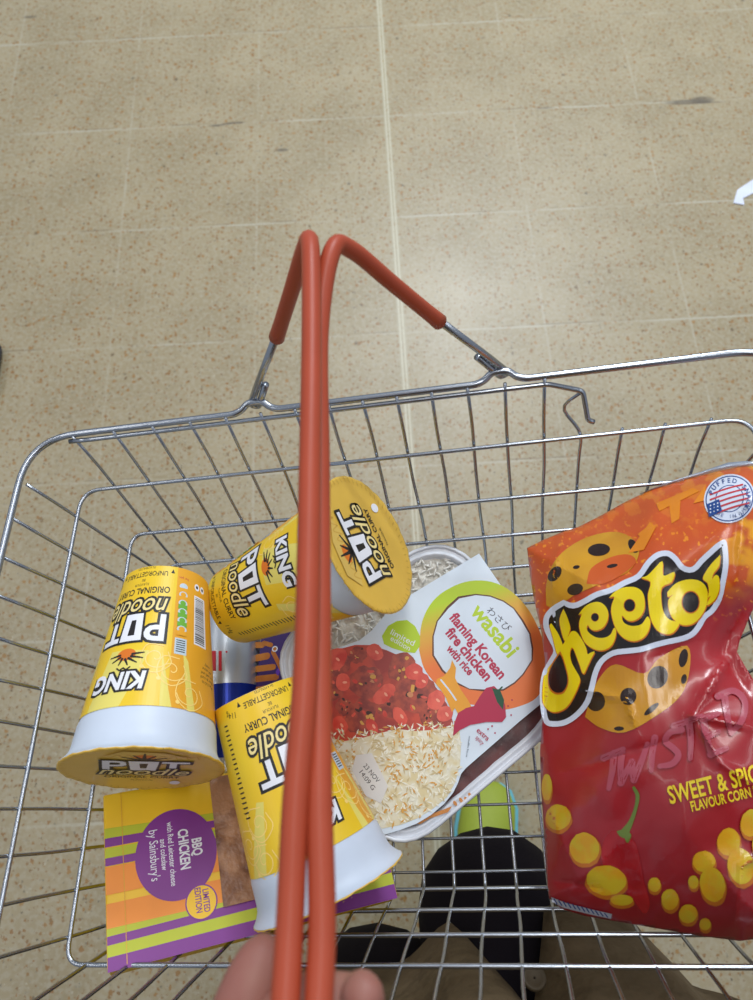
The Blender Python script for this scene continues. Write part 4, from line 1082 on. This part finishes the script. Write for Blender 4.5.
for s, knee, ank, toe in ((-1, (-.018, -.185, .50), (-.05, -.38, .09), (-.052, -.32, .03)), (1, (.088, -.100, .50), (.135, -.22, .09), (.165, -.10, .03))):
    h_ = add(W(.02+s*.09, -.34, .84), .085, pel); t = add(W((.02+s*.09+knee[0])/2, -.265, .67), .066, h_)
    k = add(W(*knee), .054, t); c = add(W(knee[0]*.5+ank[0]*.5, (knee[1]+ank[1])/2-.02, .29), .045, k); an = add(W(*ank), .03, c); add(W(ank[0]*.6+toe[0]*.4, ank[1]*.6+toe[1]*.4, .04), .022, an)
# right shoulder holds the phone side, left arm carries the basket
shR = add(W(.20, -.34, 1.34), .055, up); elR = add(W(.27, -.28, 1.10), .042, shR); wrR = add(W(.14, -.12, 1.30), .028, elR)
shL = add(W(-.16, -.34, 1.34), .055, up); elL = add(W(-.24, -.36, 1.06), .042, shL)
wrL = add(Wb(-.062, -.225, .092), .027, elL)
pm = add(Wb(-.032, -.182, .108), .021, wrL)
th = add(Wb(-.040, -.165, .110), .0115, pm); th2 = add(Wb(-.031, -.140, .1135), .0105, th); th3 = add(Wb(-.0225, -.1205, .1155), .0095, th2); add(Wb(-.0175, -.110, .1165), .0055, th3)
for k in range(4):
    y0 = -.127-k*.0185; r_ = (.0088, .009, .0085, .0075)[k]
    a1 = add(Wb(-.016, y0-.002, .1155), r_, pm); a2 = add(Wb(.002, y0, .1190), r_*.95, a1); a3 = add(Wb(.0118, y0-.001, .1200), r_*.95, a2); a4 = add(Wb(.0128, y0+.003, .1260), r_*.8, a3); add(Wb(.0125, y0+.0045, .1310), r_*.5, a4)
skin_mesh('body', V, Ed, R_, person, SKIN, 0, 2)
# thumbnail
# trousers: two legs and seat grown a little larger than the body
TRO = mat('trousers_black', (24, 20, 26), .9, spec=.1, bump=(300, .3, .001)); 
V = []; Ed = []; R_ = []
pel = add(W(.02, -.36, .93), .135)
for s, knee, ank in ((-1, (-.014, -.188, .50), (-.05, -.38, .09)), (1, (.088, -.108, .50), (.135, -.225, .09))):
    h_ = add(W(.02+s*.09, -.34, .84), .10, pel); t = add(W((.02+s*.09+knee[0])/2, -.265, .67), .078, h_)
    k = add(W(*knee), .076, t); c = add(W(knee[0]*.5+ank[0]*.5, (knee[1]+ank[1])/2-.02, .30), .062, k); add(W(*ank), .058, c)
skin_mesh('trousers', V, Ed, R_, person, TRO, 0, 2)
def shoe(ank, toe):
    r_ = empty_child = None
    a_, t_ = Vector((ank[0], ank[1], 0)), Vector((toe[0], toe[1], 0)); d = (t_-a_).normalized(); s = Vector((d.y, -d.x, 0)); heel = a_-d*.07; Lh = (t_-heel).length+.01
    bm = bmesh.new(); rings = []
    prof = [(0, .02, .05), (.02, .032, .075), (.08, .036, .09), (.14, .038, .075), (.20, .046, .058), (.25, .043, .045), (.28, .030, .034), (.29, .012, .025)]
    for q, w, hh in prof:
        c = heel+d*q/.29*Lh; ring = []
        for k in range(16):
            an = 2*PI*k/16; ring.append(bm.verts.new(PI_ @ (c+s*w*math.cos(an)+Vector((0, 0, .022+max(-.006, (hh-.022)*math.sin(an)) if math.sin(an) > 0 else .022-.010)))))
        rings.append(ring)
    for A_, B_ in zip(rings, rings[1:]):
        for k in range(16): bm.faces.new((A_[k], A_[(k+1) % 16], B_[(k+1) % 16], B_[k]))
    bm.faces.new(rings[0][::-1]); bm.faces.new(rings[-1])
    sh = obj('shoe', bm, mat('shoe_lime', (160, 176, 56), .6, bump=(260, .4, .001)), person); sh['label'] = 'lime green trainer'
    bm = bmesh.new(); rings = []
    for q, w, hh in prof:
        c = heel+d*q/.29*Lh; rings.append([bm.verts.new(PI_ @ (c+s*(w+.004)*x_+Vector((0, 0, z_)))) for x_, z_ in ((-1, 0), (-1, .018), (1, .018), (1, 0))])
    for A_, B_ in zip(rings, rings[1:]):
        for k in range(4): bm.faces.new((A_[k], A_[(k+1) % 4], B_[(k+1) % 4], B_[k]))
    bm.faces.new(rings[0][::-1]); bm.faces.new(rings[-1])
    obj('sole', bm, mat('sole_cyan', (120, 200, 214), .5), sh)
shoe((.128, -.21), (.163, -.042)); shoe((-.05, -.40), (-.055, -.26))
# coat: lofted open front with folds
COAT = mat('coat_khaki', (108, 92, 70), .8, spec=.2, bump=(35, .9, .012), mixc=((84, 70, 50), 9))
bm = bmesh.new(); rows = []
NZ, NA = 34, 180
for i in range(NZ+1):
    t = i/NZ; z_ = .60+.82*t
    row = []
    for k in range(NA+1):
        gap = max(.4, 17*(1-t*7)); an = math.radians(83+gap/2)+(2*PI-math.radians(gap))*k/NA            # open at the front centre
        c_, s__ = math.cos(an), math.sin(an)
        fr = max(0, s__)
        ry_ = (.218*(1-t)**2.2+.155*(1-(1-t)**2.2)); rx_ = .265*(1-t)+.19*t
        fold = 1+(.030*(1-t)**2+.008)*math.sin(an*13+5*t)+.045*(1-t)*noise.noise(Vector((an*2.2, t*4, 1)))+.035*noise.noise(Vector((an*6, t*7, 7)))
        zz = z_+.02*(1-t)*noise.noise(Vector((c_*2, s__*2, 3)))
        # right front panel swings forward at the hem, the left one hangs back
        ry2 = ry_*(1+.17*max(0, min(1, (c_-.15)*8))*(1-t)**2) if s__ > 0 else .17
        row.append(bm.verts.new(PI_ @ Vector((.05+rx_*fold*c_, -.350+ry2*fold*s__, zz))))
    rows.append(row)
for A_, B_ in zip(rows, rows[1:]):
    for k in range(NA): bm.faces.new((A_[k], A_[k+1], B_[k+1], B_[k]))
co = obj('coat', bm, COAT, person)
sd = co.modifiers.new('thick', 'SOLIDIFY'); sd.thickness = .006
# sleeves
V = []; Ed = []; R_ = []
a1 = add(W(-.14, -.34, 1.34), .075); a2 = add(W(-.24, -.36, 1.08), .06, a1); add(tuple(Vector(W(-.24, -.36, 1.08)).lerp(Vector(Wb(-.062, -.225, .092)), .72)), .042, a2)
skin_mesh('coat_sleeve', V, Ed, R_, co, COAT, 0, 2)
V = []; Ed = []; R_ = []
a1 = add(W(.18, -.34, 1.34), .075); a2 = add(W(.28, -.30, 1.10), .06, a1); add(W(.19, -.19, 1.22), .042, a2)
skin_mesh('coat_sleeve', V, Ed, R_, co, COAT, 0, 2)
bp = fl(534, 979, .70)
bm = bmesh.new(); lathe(bm, [(.0008, .003), (.005, .0031), (.0062, .0042), (.0076, .0036), (.008, .0014), (.0076, 0), (.0008, 0)], 28)
bt_ = obj('button', bm, mat('button_brass', (78, 66, 46), .6, .1), co); bt_['label'] = 'round brass-coloured button'
bt_.matrix_local = Matrix.Translation(PI_ @ Vector((bp.x, bp.y, bp.z))) @ Matrix.Rotation(-.5, 4, 'X')

# ------------------------------------------------------------------ LIGHT
w = bpy.data.worlds.new('World'); SC.world = w; w.use_nodes = True
bg = w.node_tree.nodes['Background']; bg.inputs[0].default_value = (.80, .88, 1.0, 1); bg.inputs[1].default_value = .38
def area(name, loc, rot, sx, sy, e, colr):
    l = bpy.data.lights.new(name, 'AREA'); l.shape = 'RECTANGLE'; l.size = sx; l.size_y = sy; l.energy = e; l.color = colr
    o = bpy.data.objects.new(name, l); COL.objects.link(o); o.location = loc; o.rotation_euler = rot; return o
area('ceiling_tube', (.75, 2.9, 3.1), (0, 0, 0), 1.1, .9, 95, (.86, .94, 1))
area('ceiling_tube', (.1, .9, 3.1), (0, 0, 0), .35, 2.6, 26, (1, .98, .95))
area('ceiling_tube', (-2.1, .6, 3.1), (0, 0, 0), .3, 3.5, 16, (1, .98, .95))
area('ceiling_tube', (2.3, .6, 3.1), (0, 0, 0), .3, 3.5, 18, (.96, .98, 1))

# ------------------------------------------------------------------ CAMERA
cd = bpy.data.cameras.new('camera'); cam = bpy.data.objects.new('camera', cd); COL.objects.link(cam)
cd.sensor_fit = 'VERTICAL'; cd.sensor_height = 24; cd.lens = 24*F/1000; cd.clip_start = .01
m4 = RC.transposed().to_4x4(); m4.translation = CAM; cam.matrix_world = m4
cd.dof.use_dof = True; cd.dof.focus_distance = .50; cd.dof.aperture_fstop = cd.lens/2.4
SC.camera = cam
SC.view_settings.view_transform = 'Standard'; SC.view_settings.look = 'None'; SC.view_settings.gamma = 1; SC.view_settings.use_curve_mapping = False
SC.view_settings.exposure = 0.04
